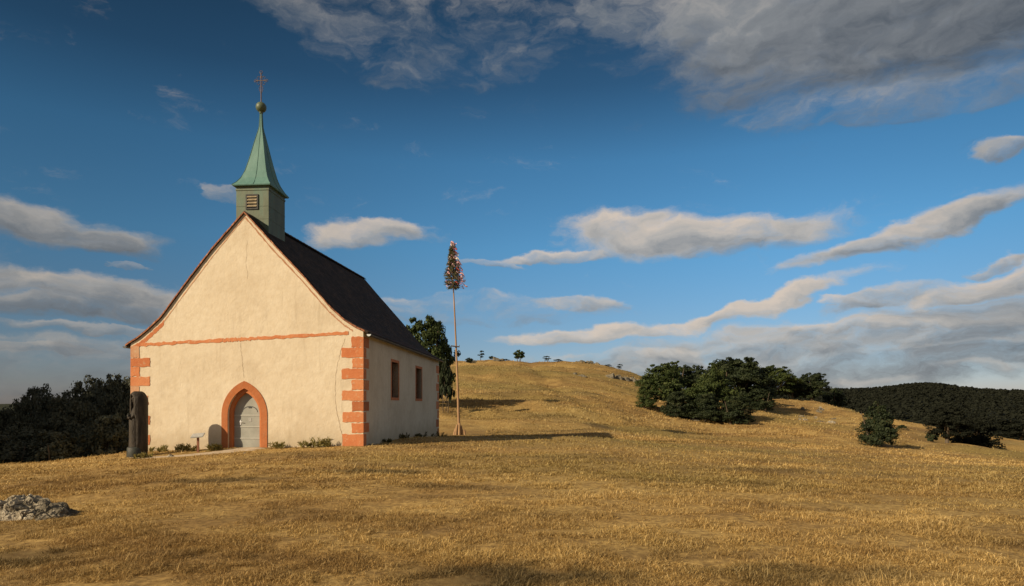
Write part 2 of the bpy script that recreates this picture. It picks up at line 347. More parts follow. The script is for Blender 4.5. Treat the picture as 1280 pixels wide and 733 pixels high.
M_bark = noisy('bark', [(0.3, (0.05, 0.038, 0.026)), (0.7, (0.13, 0.10, 0.07))], 4, 6, 0.9, 0.1, 0.8, 0.03, (3, 3, 0.5))
M_pink = noisy('pink_ribbon', [(0.3, (0.68, 0.38, 0.40)), (0.7, (0.76, 0.47, 0.48))], 3, 2, 0.7, 0.2, 0.0)
M_white = noisy('white_ribbon', [(0.3, (0.76, 0.68, 0.64)), (0.7, (0.80, 0.75, 0.72))], 3, 2, 0.7, 0.2, 0.0)
M_redrib = noisy('red_ribbon', [(0.3, (0.48, 0.09, 0.08)), (0.7, (0.58, 0.14, 0.11))], 3, 2, 0.7, 0.2, 0.0)
def limestone(name, lo, mid, hi):
    m, nt, b = mat(name, 0.95, 0.1)
    c = ramp(nt, tnoise(nt, 5, 8, 0.7), [(0.3, lo), (0.5, mid), (0.68, hi)])
    v = nt.nodes.new('ShaderNodeTexVoronoi'); v.feature = 'DISTANCE_TO_EDGE'; v.inputs['Scale'].default_value = 5.5
    tc = nt.nodes.new('ShaderNodeTexCoord'); mp = nt.nodes.new('ShaderNodeMapping'); nt.links.new(tc.outputs['Object'], mp.inputs[0]); mp.inputs[3].default_value = (1, 1, 1.7)
    wn = nt.nodes.new('ShaderNodeTexNoise'); nt.links.new(mp.outputs[0], wn.inputs[0]); wn.inputs['Scale'].default_value = 4
    ad = nt.nodes.new('ShaderNodeMix'); ad.data_type = 'VECTOR'; ad.inputs[0].default_value = 0.35
    nt.links.new(mp.outputs[0], ad.inputs[4]); nt.links.new(wn.outputs['Color'], ad.inputs[5]); nt.links.new(ad.outputs[1], v.inputs[0])
    crack = ramp(nt, v.outputs[0], [(0.0, (1,) * 3), (0.06, (0,) * 3)])
    c = nmix(nt, nmath(nt, 'MULTIPLY', crack, 0.5), c, (0.07, 0.06, 0.045))
    nt.links.new(c, b.inputs['Base Color'])
    h = nmath(nt, 'ADD', nmath(nt, 'MULTIPLY', crack, -0.6), tnoise(nt, 9, 8, 0.7)); bump(nt, b, h, 0.9, 0.05)
    return m
M_rockpale = limestone('pale_limestone', (0.17, 0.145, 0.10), (0.34, 0.295, 0.215), (0.54, 0.48, 0.37))
M_rockgrey = limestone('lichened_limestone', (0.085, 0.074, 0.052), (0.17, 0.148, 0.108), (0.32, 0.28, 0.21))
M_leaf = leafmat('green_leaves', [(0.1, (0.022, 0.034, 0.010)), (0.5, (0.048, 0.068, 0.018)), (0.9, (0.10, 0.115, 0.032))])
M_leafdark = leafmat('dark_leaves', [(0.1, (0.012, 0.018, 0.008)), (0.5, (0.024, 0.034, 0.013)), (0.9, (0.050, 0.058, 0.022))], 0.15)
M_leafwood = leafmat('shaded_wood_leaves', [(0.1, (0.060, 0.065, 0.042)), (0.5, (0.080, 0.084, 0.054)), (0.9, (0.105, 0.104, 0.064))], 0.12)
M_leaffar = leafmat('cloud_shaded_leaves', [(0.1, (0.012, 0.0135, 0.009)), (0.5, (0.0155, 0.017, 0.0115)), (0.9, (0.019, 0.021, 0.014))], 0.0)  # cloud shadow on the far woods is put into this near-black leaf colour
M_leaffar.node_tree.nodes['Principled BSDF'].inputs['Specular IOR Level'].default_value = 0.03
M_needle = leafmat('spruce_needles', [(0.1, (0.07, 0.085, 0.035)), (0.5, (0.13, 0.13, 0.06)), (0.9, (0.26, 0.19, 0.11))])
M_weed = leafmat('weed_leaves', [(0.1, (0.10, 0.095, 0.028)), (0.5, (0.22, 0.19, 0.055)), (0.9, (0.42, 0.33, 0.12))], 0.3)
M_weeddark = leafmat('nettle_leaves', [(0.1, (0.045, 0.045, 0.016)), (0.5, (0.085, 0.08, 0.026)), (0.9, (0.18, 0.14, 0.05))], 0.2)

# position-driven dry-meadow colour shared by soil and blades
def meadow_color(nt):
    g = nt.nodes.new('ShaderNodeNewGeometry')
    def nz(scale, det, rough, st=(1, 1, 1)):
        mp = nt.nodes.new('ShaderNodeMapping'); mp.inputs[3].default_value = st; nt.links.new(g.outputs['Position'], mp.inputs[0])
        t = nt.nodes.new('ShaderNodeTexNoise'); nt.links.new(mp.outputs[0], t.inputs[0])
        t.inputs['Scale'].default_value = scale; t.inputs['Detail'].default_value = det; t.inputs['Roughness'].default_value = rough
        return t.outputs[0]
    a = nz(0.12, 6, 0.6, (0.55, 1, 1)); bb = nz(0.7, 5, 0.65, (0.6, 1, 1)); gr = nz(0.05, 5, 0.6, (0.5, 1, 1))
    f = nmath(nt, 'ADD', nmath(nt, 'MULTIPLY', a, 0.55), nmath(nt, 'MULTIPLY', bb, 0.45))
    c = ramp(nt, f, [(0.32, (0.215, 0.132, 0.053)), (0.44, (0.385, 0.245, 0.087)), (0.54, (0.53, 0.358, 0.128)), (0.66, (0.68, 0.49, 0.20))])
    pt = nz(0.42, 6, 0.68, (0.5, 1, 1))
    c = nmix(nt, ramp(nt, pt, [(0.50, (0,) * 3), (0.66, (0.85,) * 3)]), c, (0.225, 0.148, 0.06))
    c = nmix(nt, ramp(nt, gr, [(0.46, (0,) * 3), (0.60, (0.78,) * 3)]), c, (0.285, 0.225, 0.075))
    # bare and greener patches that lie at fixed places in the meadow: (x, y, half width, half depth, strength)
    wob = nt.nodes.new('ShaderNodeVectorMath'); wob.operation = 'ADD'; wn = nt.nodes.new('ShaderNodeTexNoise'); nt.links.new(g.outputs['Position'], wn.inputs[0]); wn.inputs['Scale'].default_value = 1.3; wn.inputs['Detail'].default_value = 5
    sc_ = nt.nodes.new('ShaderNodeVectorMath'); sc_.operation = 'MULTIPLY_ADD'; nt.links.new(wn.outputs['Color'], sc_.inputs[0]); sc_.inputs[1].default_value = (1.2, 1.2, 0); sc_.inputs[2].default_value = (-.6, -.6, 0)
    nt.links.new(g.outputs['Position'], wob.inputs[0]); nt.links.new(sc_.outputs[0], wob.inputs[1]); tot = None
    for (x, y, rx, ry, k) in ((0.0, 5.9, 1.3, .55, .9), (-3.1, 14.6, 1.6, .6, .75), (-5.6, 6.9, 1.2, .6, .7), (2.9, 6.0, 1.4, .5, .6), (-1.0, 12.2, 1.8, .5, .5), (6.6, 16.5, 2.4, .7, .6), (-6.0, 13.5, 1.6, .6, .6), (7.5, 56, 1.6, 1.6, .9), (4.6, 50, 3.2, 2.4, .5), (3.5, 62, 3.5, 3, .5), (-1, 80, 5, 3, .6), (9, 96, 7, 3, .5)):
        mp = nt.nodes.new('ShaderNodeMapping'); mp.vector_type = 'TEXTURE'; nt.links.new(wob.outputs[0], mp.inputs[0]); mp.inputs[1].default_value = (x, y, 0); mp.inputs[3].default_value = (rx, ry, 1e4)
        ln = nt.nodes.new('ShaderNodeVectorMath'); ln.operation = 'LENGTH'; nt.links.new(mp.outputs[0], ln.inputs[0])
        r_ = nt.nodes.new('ShaderNodeMapRange'); r_.interpolation_type = 'SMOOTHSTEP'; nt.links.new(ln.outputs['Value'], r_.inputs[0])
        for i, q in enumerate((0.35, 1.15, k, 0.0)): r_.inputs[i + 1].default_value = q
        tot = r_.outputs[0] if tot is None else nmath(nt, 'MAXIMUM', tot, r_.outputs[0])
    c = nmix(nt, tot, c, (0.135, 0.10, 0.045))
    return c, bb
def ground_mat():
    m, nt, b = mat('dry_meadow', 0.95, 0.1)
    c, bb = meadow_color(nt)
    g = nt.nodes.new('ShaderNodeNewGeometry')
    t = nt.nodes.new('ShaderNodeTexNoise'); nt.links.new(g.outputs['Position'], t.inputs[0]); t.inputs['Scale'].default_value = 9; t.inputs['Detail'].default_value = 8; t.inputs['Roughness'].default_value = 0.75
    c = nmix(nt, ramp(nt, t.outputs[0], [(0.40, (0.75,) * 3), (0.62, (0,) * 3)]), c, (0.115, 0.07, 0.028))
    # woodland floor far off
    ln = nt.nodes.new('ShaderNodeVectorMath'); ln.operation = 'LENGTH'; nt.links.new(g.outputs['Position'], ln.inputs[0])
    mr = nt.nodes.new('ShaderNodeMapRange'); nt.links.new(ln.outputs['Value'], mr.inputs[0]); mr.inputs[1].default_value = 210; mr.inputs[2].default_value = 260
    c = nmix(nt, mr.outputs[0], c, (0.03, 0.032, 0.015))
    nt.links.new(c, b.inputs['Base Color'])
    bump(nt, b, nmath(nt, 'ADD', t.outputs[0], nmath(nt, 'MULTIPLY', bb, 1.5)), 0.5, 0.03)
    return m
M_ground = ground_mat()
def blade_mat():
    m, nt, b = mat('dry_grass_blades', 0.75, 0.15)
    c, _ = meadow_color(nt)
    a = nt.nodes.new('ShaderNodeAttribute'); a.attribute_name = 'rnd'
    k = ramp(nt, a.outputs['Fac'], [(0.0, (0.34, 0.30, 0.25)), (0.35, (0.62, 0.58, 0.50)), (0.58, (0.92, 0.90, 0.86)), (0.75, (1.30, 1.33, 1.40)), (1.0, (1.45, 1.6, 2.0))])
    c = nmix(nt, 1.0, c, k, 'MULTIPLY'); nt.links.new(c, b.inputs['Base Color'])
    tl = nt.nodes.new('ShaderNodeBsdfTranslucent'); nt.links.new(c, tl.inputs[0])
    mx = nt.nodes.new('ShaderNodeMixShader'); mx.inputs[0].default_value = 0.25
    nt.links.new(b.outputs[0], mx.inputs[1]); nt.links.new(tl.outputs[0], mx.inputs[2]); nt.links.new(mx.outputs[0], nt.nodes['Material Output'].inputs[0])
    return m
M_blade = blade_mat()
M_path = noisy('trodden_path', [(0.3, (0.36, 0.28, 0.19)), (0.55, (0.47, 0.38, 0.27)), (0.75, (0.56, 0.47, 0.35))], 3, 7, 0.95, 0.1, 0.6, 0.02)

# ------------------------------------------------------------------ terrain
FARZ = {}
COLS = [  # photo column, [(distance along the view axis, height)]
 (-900, [(5, 0), (10, -.1), (16, -.3), (22, -.6), (30, -1.6), (45, -5), (80, -13), (160, -26), (400, -38), (900, -30), (1800, -20), (4000, 10)]),
 (0,    [(5, 0), (10, -.1), (16, -.28), (22, -.42), (26, -.95), (40, -4.6), (70, -12), (150, -26), (400, -38), (900, -30), (1800, -20), (4000, 10)]),
 (90,   [(5, 0), (10, -.05), (16, -.16), (22, -.26), (25, -.55), (40, -4.4), (70, -12), (150, -26), (400, -38), (900, -30), (1800, -20), (4000, 10)]),
 (165,  [(5, 0), (10, 0), (16, -.06), (21.5, -.15), (23.6, -.02), (27, -.5), (40, -4), (70, -11), (150, -24), (400, -38), (900, -30), (1800, -20), (4000, 10)]),
 (300,  [(5, 0), (10, .02), (16, .05), (20.4, .06), (23, .09), (30, .0), (40, -2), (70, -6), (150, -10), (400, -30), (900, -30), (1800, -20), (4000, 10)]),
 (460,  [(5, 0), (10, .02), (16, .1), (22.5, .18), (29, .10), (36, -.22), (42, -.4), (50, -.2), (70, 1.0), (100, 4.4), (150, 10.5), (200, 12), (300, 2), (500, -25), (900, -30), (1800, -20), (4000, 10)]),
 (560,  [(5, 0), (10, .02), (16, .07), (22.5, .16), (28.5, .24), (33, -.06), (37.5, -.42), (42, -.45), (47, -.36), (52, -.1), (70, 1.35), (100, 4.9), (150, 11.9), (175, 13.4), (220, 12), (300, 4), (500, -25), (900, -30), (1800, -20), (4000, 10)]),
 (640,  [(5, 0), (10, .02), (16, .05), (22.5, .14), (29, .25), (33, .0), (37.5, -.48), (42, -.47), (47, -.36), (52, -.15), (70, 1.15), (100, 4.6), (150, 11.8), (175, 12.9), (220, 11), (300, 0), (500, -30), (900, -30), (1800, -20), (4000, 10)]),
 (740,  [(5, 0), (10, .02), (16, .03), (22.5, .10), (29, .20), (33, -.04), (37.5, -.5), (42, -.5), (47, -.36), (52, -.1), (70, .9), (100, 3.8), (150, 10.8), (170, 11.6), (220, 9), (300, -4), (500, -30), (900, -25), (1800, -15), (4000, 10)]),
 (800,  [(5, 0), (10, .0), (16, -.02), (22.5, .0), (29, -.04), (36, -.45), (42, -.55), (50, -.45), (70, .1), (100, 2.3), (150, 8.8), (170, 8.9), (220, 4), (300, -8), (500, -30), (900, -15), (1800, 5), (4000, 10)]),
 (860,  [(5, 0), (10, .0), (16, -.05), (22.5, -.12), (30, -.3), (36, -.5), (42, -.72), (50, -.85), (70, -.55), (90, .9), (110, 2.1), (150, 4.0), (200, 1), (300, -14), (500, -28), (900, 5), (1800, 20), (4000, 10)]),
 (940,  [(5, 0), (10, .0), (16, -.08), (22.5, -.2), (30, -.4), (36, -.62), (42, -.85), (50, -1.1), (70, -1.0), (90, -.05), (110, 1.3), (150, 3.8), (190, 0), (300, -18), (500, -26), (900, 22), (1800, 30), (4000, 10)]),
 (1040, [(5, 0), (10, .0), (16, -.12), (22.5, -.3), (30, -.55), (36, -.8), (42, -1.1), (50, -1.45), (70, -1.6), (90, -1.1), (110, -.3), (140, 2.4), (165, .8), (200, -6), (300, -20), (500, -22), (900, 17), (1800, 30), (4000, 10)]),
 (1100, [(5, 0), (10, -.03), (16, -.16), (22.5, -.4), (30, -.75), (36, -1.1), (45, -1.65), (58, -2.15), (75, -2.2), (95, -1.2), (112, -.5), (135, -1.6), (200, -14), (300, -22), (500, -20), (900, 17), (1800, 30), (4000, 10)]),
 (1160, [(5, 0), (10, -.05), (16, -.2), (22.5, -.48), (30, -.9), (36, -1.32), (45, -2.0), (58, -2.75), (75, -3.1), (95, -2.3), (107, -1.6), (130, -4), (200, -16), (300, -24), (500, -16), (900, 36), (1800, 30), (4000, 10)]),
 (1210, [(5, 0), (10, -.06), (16, -.24), (22.5, -.54), (30, -1.0), (36, -1.5), (45, -2.2), (58, -3.2), (75, -3.8), (92, -3.4), (103, -2.6), (120, -5), (200, -18), (300, -26), (500, -16), (900, 18), (1800, 30), (4000, 10)]),
 (1280, [(5, 0), (10, -.08), (16, -.28), (22.5, -.62), (30, -1.12), (36, -1.7), (45, -2.5), (58, -3.6), (75, -4.4), (88, -4.3), (97, -3.9), (115, -7), (200, -20), (300, -28), (500, -14), (900, 21), (1800, 30), (4000, 10)]),
 (1500, [(5, 0), (10, -.1), (16, -.35), (22.5, -.8), (30, -1.5), (45, -3.5), (75, -7), (115, -12), (200, -24), (400, -30), (900, 24), (1800, 30), (4000, 10)]),
 (2600, [(5, 0), (10, -.1), (16, -.3), (30, -1.2), (60, -4), (115, -10), (200, -18), (400, -30), (900, 10), (1800, 30), (4000, 10)]),
]
NR, NA = 400, 721
LR = np.linspace(math.log(1.0), math.log(6000), NR); AZ = np.linspace(-math.pi, math.pi, NA)
def _grid():
    az = []; prof = []
    for px, pr in COLS:
        a = math.atan((px - CX) / F); rr = [0.5] + [d / math.cos(a) if d < 120 else d / math.cos(a) for d, z in pr] + [7000]
        zz = [0] + [z for d, z in pr] + [10]
        if abs(a) > R(60): rr = [0.5] + [d * 2.0 for d, z in pr] + [9000]
        az.append(a); prof.append(np.interp(LR, np.log(rr), zz))
    back = np.interp(LR, np.log([0.5, 20, 60, 150, 400, 1500, 7000]), [0, 0, -1, -6, -25, 0, 10])
    az = [-math.pi, -R(110)] + az + [R(110), math.pi]; prof = [back, back] + prof + [back, back]
    prof = np.array(prof); G = np.stack([np.interp(AZ, az, prof[:, i]) for i in range(NR)], 1)      # NA x NR
    k = np.exp(-0.5 * (np.arange(-8, 9) / 3.2) ** 2); k /= k.sum()
    Gp = np.concatenate([G[-9:-1], G, G[1:9]], 0)
    G = np.stack([np.convolve(Gp[:, i], k, 'valid') for i in range(NR)], 1)
    k2 = np.exp(-0.5 * (np.arange(-6, 7) / 2.2) ** 2); k2 /= k2.sum()
    G = np.stack([np.convolve(np.pad(G[j], 6, mode='edge'), k2, 'valid') for j in range(NA)], 0)
    return G
GRID = _grid()
CH_O = np.array([-5.23, 22.5]); EX = np.array([0.99691, -0.07851]); EY = np.array([0.07851, 0.99691])
def H(x, y):
    x = np.asarray(x, float); y = np.asarray(y, float); r = np.sqrt(x * x + y * y) + 1e-6; a = np.arctan2(x, y)
    fi = (a + math.pi) / (2 * math.pi) * (NA - 1); fj = np.clip((np.log(np.maximum(r, 1.0)) - LR[0]) / (LR[1] - LR[0]), 0, NR - 1.001)
    i = np.clip(fi.astype(int), 0, NA - 2); j = fj.astype(int); u = fi - i; v = fj - j
    z = (GRID[i, j] * (1 - u) + GRID[i + 1, j] * u) * (1 - v) + (GRID[i, j + 1] * (1 - u) + GRID[i + 1, j + 1] * u) * v
    near = np.clip((r - 2) / 6, 0, 1)
    z = z + near * (fbm(x * 0.35 + 40, y * 0.7 + 40, 1, 4) - 0.5) * 0.12
    hill = np.clip((r - 42) / 25, 0, 1) * np.clip((320 - r) / 60, 0, 1)
    z = z + hill * ((fbm(x * 0.045 + 90, y * 0.10 + 90, 3, 4) - 0.5) * 2.7 + (fbm(x * 0.13 + 30, y * 0.36 + 60, 6, 3) - 0.5) * 1.25)
    trk = 3.5 + 0.012 * (y - 40) ** 1.0 * 4 + 5 * np.sin(y * 0.03); z = z - hill * 0.28 * np.exp(-((x - trk) / 1.6) ** 2) * (y > 0)
    z = z + np.clip((r - 450) / 300, 0, 1) * (fbm(x * 0.004 + 50, y * 0.004 + 50, 5, 3) - 0.5) * 12
    return z
def Hs(x, y): return float(H(np.array([x]), np.array([y]))[0])
def at(px, Y): return ((px - CX) / F * Y, Y)            # a measured direction and distance, as a place on the map
def size(npx, Y): return npx / F * Y

def build_ground():
    azs = np.concatenate([np.arange(-180, -70, 5.0), np.arange(-70, 70, 0.22), np.arange(70, 180, 5.0)])
    rs = np.concatenate([np.linspace(1.0, 4.5, 8), np.exp(np.linspace(math.log(4.8), math.log(260), 330)), np.exp(np.linspace(math.log(268), math.log(6000), 70))])
    A, Rr = np.meshgrid(np.radians(azs), rs, indexing='ij'); X = Rr * np.sin(A); Y = Rr * np.cos(A); Z = H(X, Y)
    na, nr = len(azs), len(rs); V = np.stack([X, Y, Z], -1).reshape(-1, 3)
    idx = np.arange(na * nr).reshape(na, nr); n2 = np.roll(idx, -1, 0)
    q = np.stack([idx[:, :-1], idx[:, 1:], n2[:, 1:], n2[:, :-1]], -1).reshape(-1, 4)[:, ::-1]
    V = np.concatenate([V, [[0, 0, 0]]]); me = np_mesh('ground', V, q, smooth=True)
    # close the hub under the photographer
    bm = bmesh.new(); bm.from_mesh(me); bm.verts.ensure_lookup_table()
    hub = bm.verts[len(V) - 1]
    for k in range(na):
        f = bm.faces.new((hub, bm.verts[idx[(k + 1) % na, 0]], bm.verts[idx[k, 0]])); f.smooth = True
    bm.normal_update()
    bm.to_mesh(me); bm.free()
    o = link('ground', me, M_ground); o['kind'] = 'structure'
build_ground()

# trodden path to the chapel door, draped 4 mm over the ground
def build_path():
    c = [(168, 21.3), (200, 20.8), (240, 21.0), (275, 21.7), (305, 22.35), (318, 22.72)]
    pts = [np.array(at(*q)) for q in c]; wid = [0.22, 0.40, 0.50, 0.55, 0.6, 0.62]
    P = []; W = []
    for i in range(len(pts) - 1):
        for t in np.linspace(0, 1, 14, endpoint=False): P.append(pts[i] * (1 - t) + pts[i + 1] * t); W.append(wid[i] * (1 - t) + wid[i + 1] * t)
    P.append(pts[-1]); W.append(wid[-1]); P = np.array(P); n = len(P)
    d = np.gradient(P, axis=0); d /= np.linalg.norm(d, axis=1)[:, None]; nn = np.stack([-d[:, 1], d[:, 0]], 1); V = []; k = 9
    for j in range(k):
        s = (j / (k - 1) - 0.5) * 2
        jit = 1 + 0.35 * (vnoise(np.arange(n) * 0.6, np.full(n, 3.0 * np.sign(s) + 5), 2) - 0.5)
        Q = P + nn * (np.array(W) * s * jit)[:, None]; V.append(np.column_stack([Q, H(Q[:, 0], Q[:, 1]) + 0.012 - 0.016 * abs(s) ** 4]))
    V = np.array(V).reshape(-1, 3); idx = np.arange(k * n).reshape(k, n)
    q = np.stack([idx[:-1, :-1], idx[:-1, 1:], idx[1:, 1:], idx[1:, :-1]], -1).reshape(-1, 4)[:, ::-1]
    o = link('path', np_mesh('path', V, q, smooth=True), M_path); o['kind'] = 'structure'
build_path()

# ------------------------------------------------------------------ chapel
def ray(px, py): return np.array([(px - CX) / F, 1.0, (HY - py) / F])
def fac(px, py, dy=0.0):
    d = ray(px, py); O2 = CH_O + EY * dy; t = np.dot(O2, EY) / np.dot(d[:2], EY); p = d[:2] * t - CH_O
    return float(np.dot(p, EX)), EYE + d[2] * t
def sid(px, py):
    d = ray(px, py); t = np.dot(CH_O, EX) / np.dot(d[:2], EX); p = d[:2] * t - CH_O
    return float(np.dot(p, EY)), EYE + d[2] * t
ch = thing('chapel', (CH_O[0], CH_O[1], 0), 'cream plastered chapel with red sandstone corners and green copper turret', 'chapel', rz=math.atan2(EX[1], EX[0]))
XL = fac(163.5, 500)[0]; XR = 0.0; DEP = sid(548.5, 500)[0]; ZB = -0.7
left = [fac(*p) for p in ((161, 431), (172, 424.5), (185.5, 413.6), (202, 398), (232, 357), (264, 315))]
apex = fac(306, 267)
right = [fac(*p) for p in ((340, 304.6), (381, 348.5), (413.7, 386), (430, 401), (443, 409.5), (457, 416))]
prof = left + [apex] + right                          # roof underside / gable outline at the facade
DX = fac(305.6, 520)[0]                               # door axis
zsill = 0.02
def arch(cx, a, spring, top, n=14):
    h = top - spring; c = (h * h - a * a) / (2 * a); Rr = a + c; pts = []
    th = math.atan2(h, c)
    for i in range(n + 1):
        t = th * i / n; pts.append((cx - (Rr * math.cos(t) - c), spring + Rr * math.sin(t)))
    return pts + [(2 * cx - x, z) for x, z in pts[-2::-1]]
def lerp_prof(x):
    xs = [p[0] for p in prof]; zs = [p[1] for p in prof]; return float(np.interp(x, xs, zs))
SPR = fac(305, 519)[1]; TOPO = fac(305, 476.5)[1]; TOPM = fac(306, 485.5)[1]; TOPI = fac(306, 490.5)[1]
A_O, A_M, A_I = 0.845, 0.615, 0.515
FT = 0.75
def front_wall():
    bm = bmesh.new()
    top = [(x, z) for x, z in prof if XL + 0.02 < x < XR - 0.02]
    o = [(XL, ZB), (DX - A_M, ZB)] + arch(DX, A_M, SPR, TOPM) + [(DX + A_M, ZB), (XR, ZB), (XR, lerp_prof(XR))] + top[::-1] + [(XL, lerp_prof(XL))]
    prism(bm, o, 0.0, FT)
    bobj('front_wall', bm, M_plaster, ch)
front_wall()
def side_wall():
    wins = []
    for (xa, xb, ya, yb) in ((488.6, 498.8, 448.6, 499.8), (519.3, 527.6, 457.0, 501.9)):
        v0, zt = sid(xa, ya); v1, _ = sid(xb, ya); _, zb = sid(xa, yb); wins.append((v0, v1, zb, zt))
    zb = sum(w[2] for w in wins) / 2; zt = sum(w[3] for w in wins) / 2
    wins = [(w[0], w[1], zb, zt) for w in wins]; FR = 0.115
    bm = bmesh.new(); ztop = lerp_prof(XR) - 0.02
    vs = sorted([FT + 0.002, DEP - 0.60] + [q for w in wins for q in (w[0] + FR, w[1] - FR)]); zs = [ZB, zb + FR, zt - FR, ztop]
    for i in range(len(vs) - 1):
        for j in range(3):
            if j == 1 and any(abs(vs[i] - (w[0] + FR)) < 1e-6 for w in wins): continue
            a = [bm.verts.new((0, y, z)) for y, z in ((vs[i], zs[j]), (vs[i + 1], zs[j]), (vs[i + 1], zs[j + 1]), (vs[i], zs[j + 1]))]; bm.faces.new(a)
    bmesh.ops.remove_doubles(bm, verts=bm.verts, dist=1e-5)
    g = bmesh.ops.extrude_face_region(bm, geom=bm.faces[:])
    for e in g['geom']:
        if isinstance(e, bmesh.types.BMVert): e.co.x -= 0.6
    bobj('side_wall', bm, M_plaster, ch)
    for w in wins:
        bm = bmesh.new(); a, b, c, d = w
        # stone frame with splayed inner edge, 12 mm proud of the wall
        ou = [(a, c), (b, c), (b, d), (a, d)]; inn = [(a + FR, c + FR), (b - FR, c + FR), (b - FR, d - FR), (a + FR, d - FR)]
        Lr = [[bm.verts.new((x, y, z)) for y, z in q] for q, x in ((ou, 0.001), (ou, 0.014), (inn, 0.014), (inn, -0.26))]
        for r0, r1 in zip(Lr, Lr[1:]):
            for k in range(4): bm.faces.new((r0[k], r0[(k + 1) % 4], r1[(k + 1) % 4], r1[k]))
        wd = bobj('window', bm, M_red, ch)
        bm = bmesh.new(); box(bm, -0.30, -0.24, a + FR - 0.03, b - FR + 0.03, c + FR - 0.03, d - FR + 0.03); bobj('pane', bm, M_glass, wd)
        bm = bmesh.new(); ym = (a + b) / 2
        box(bm, -0.238, -0.20, ym - 0.025, ym + 0.025, c + FR, d - FR)
        for q in (0.25, 0.5, 0.75):
            zz = c + FR + (d - c - 2 * FR) * q; box(bm, -0.236, -0.212, a + FR, ym - 0.027, zz - 0.015, zz + 0.015); box(bm, -0.236, -0.212, ym + 0.027, b - FR, zz - 0.015, zz + 0.015)
        bobj('glazing_bar', bm, M_dark, wd)
side_wall()
bm = bmesh.new(); box(bm, XL, XL + 0.6, FT + 0.002, DEP - 0.60, ZB - 4, lerp_prof(XL) - 0.02); bobj('side_wall', bm, M_plaster, ch)
# back gable follows the ridge, which rises slightly
RISE = 0.30
def back_wall():
    bm = bmesh.new(); top = [(x, z + RISE * (1 - abs(x - apex[0]) / abs(apex[0]))) for x, z in prof if XL + 0.02 < x < XR - 0.02]
    prism(bm, [(XL, ZB - 4), (XR, ZB), (XR, lerp_prof(XR))] + top[::-1] + [(XL, lerp_prof(XL))], DEP - 0.598, DEP)
    bobj('back_wall', bm, M_plaster, ch)
back_wall()
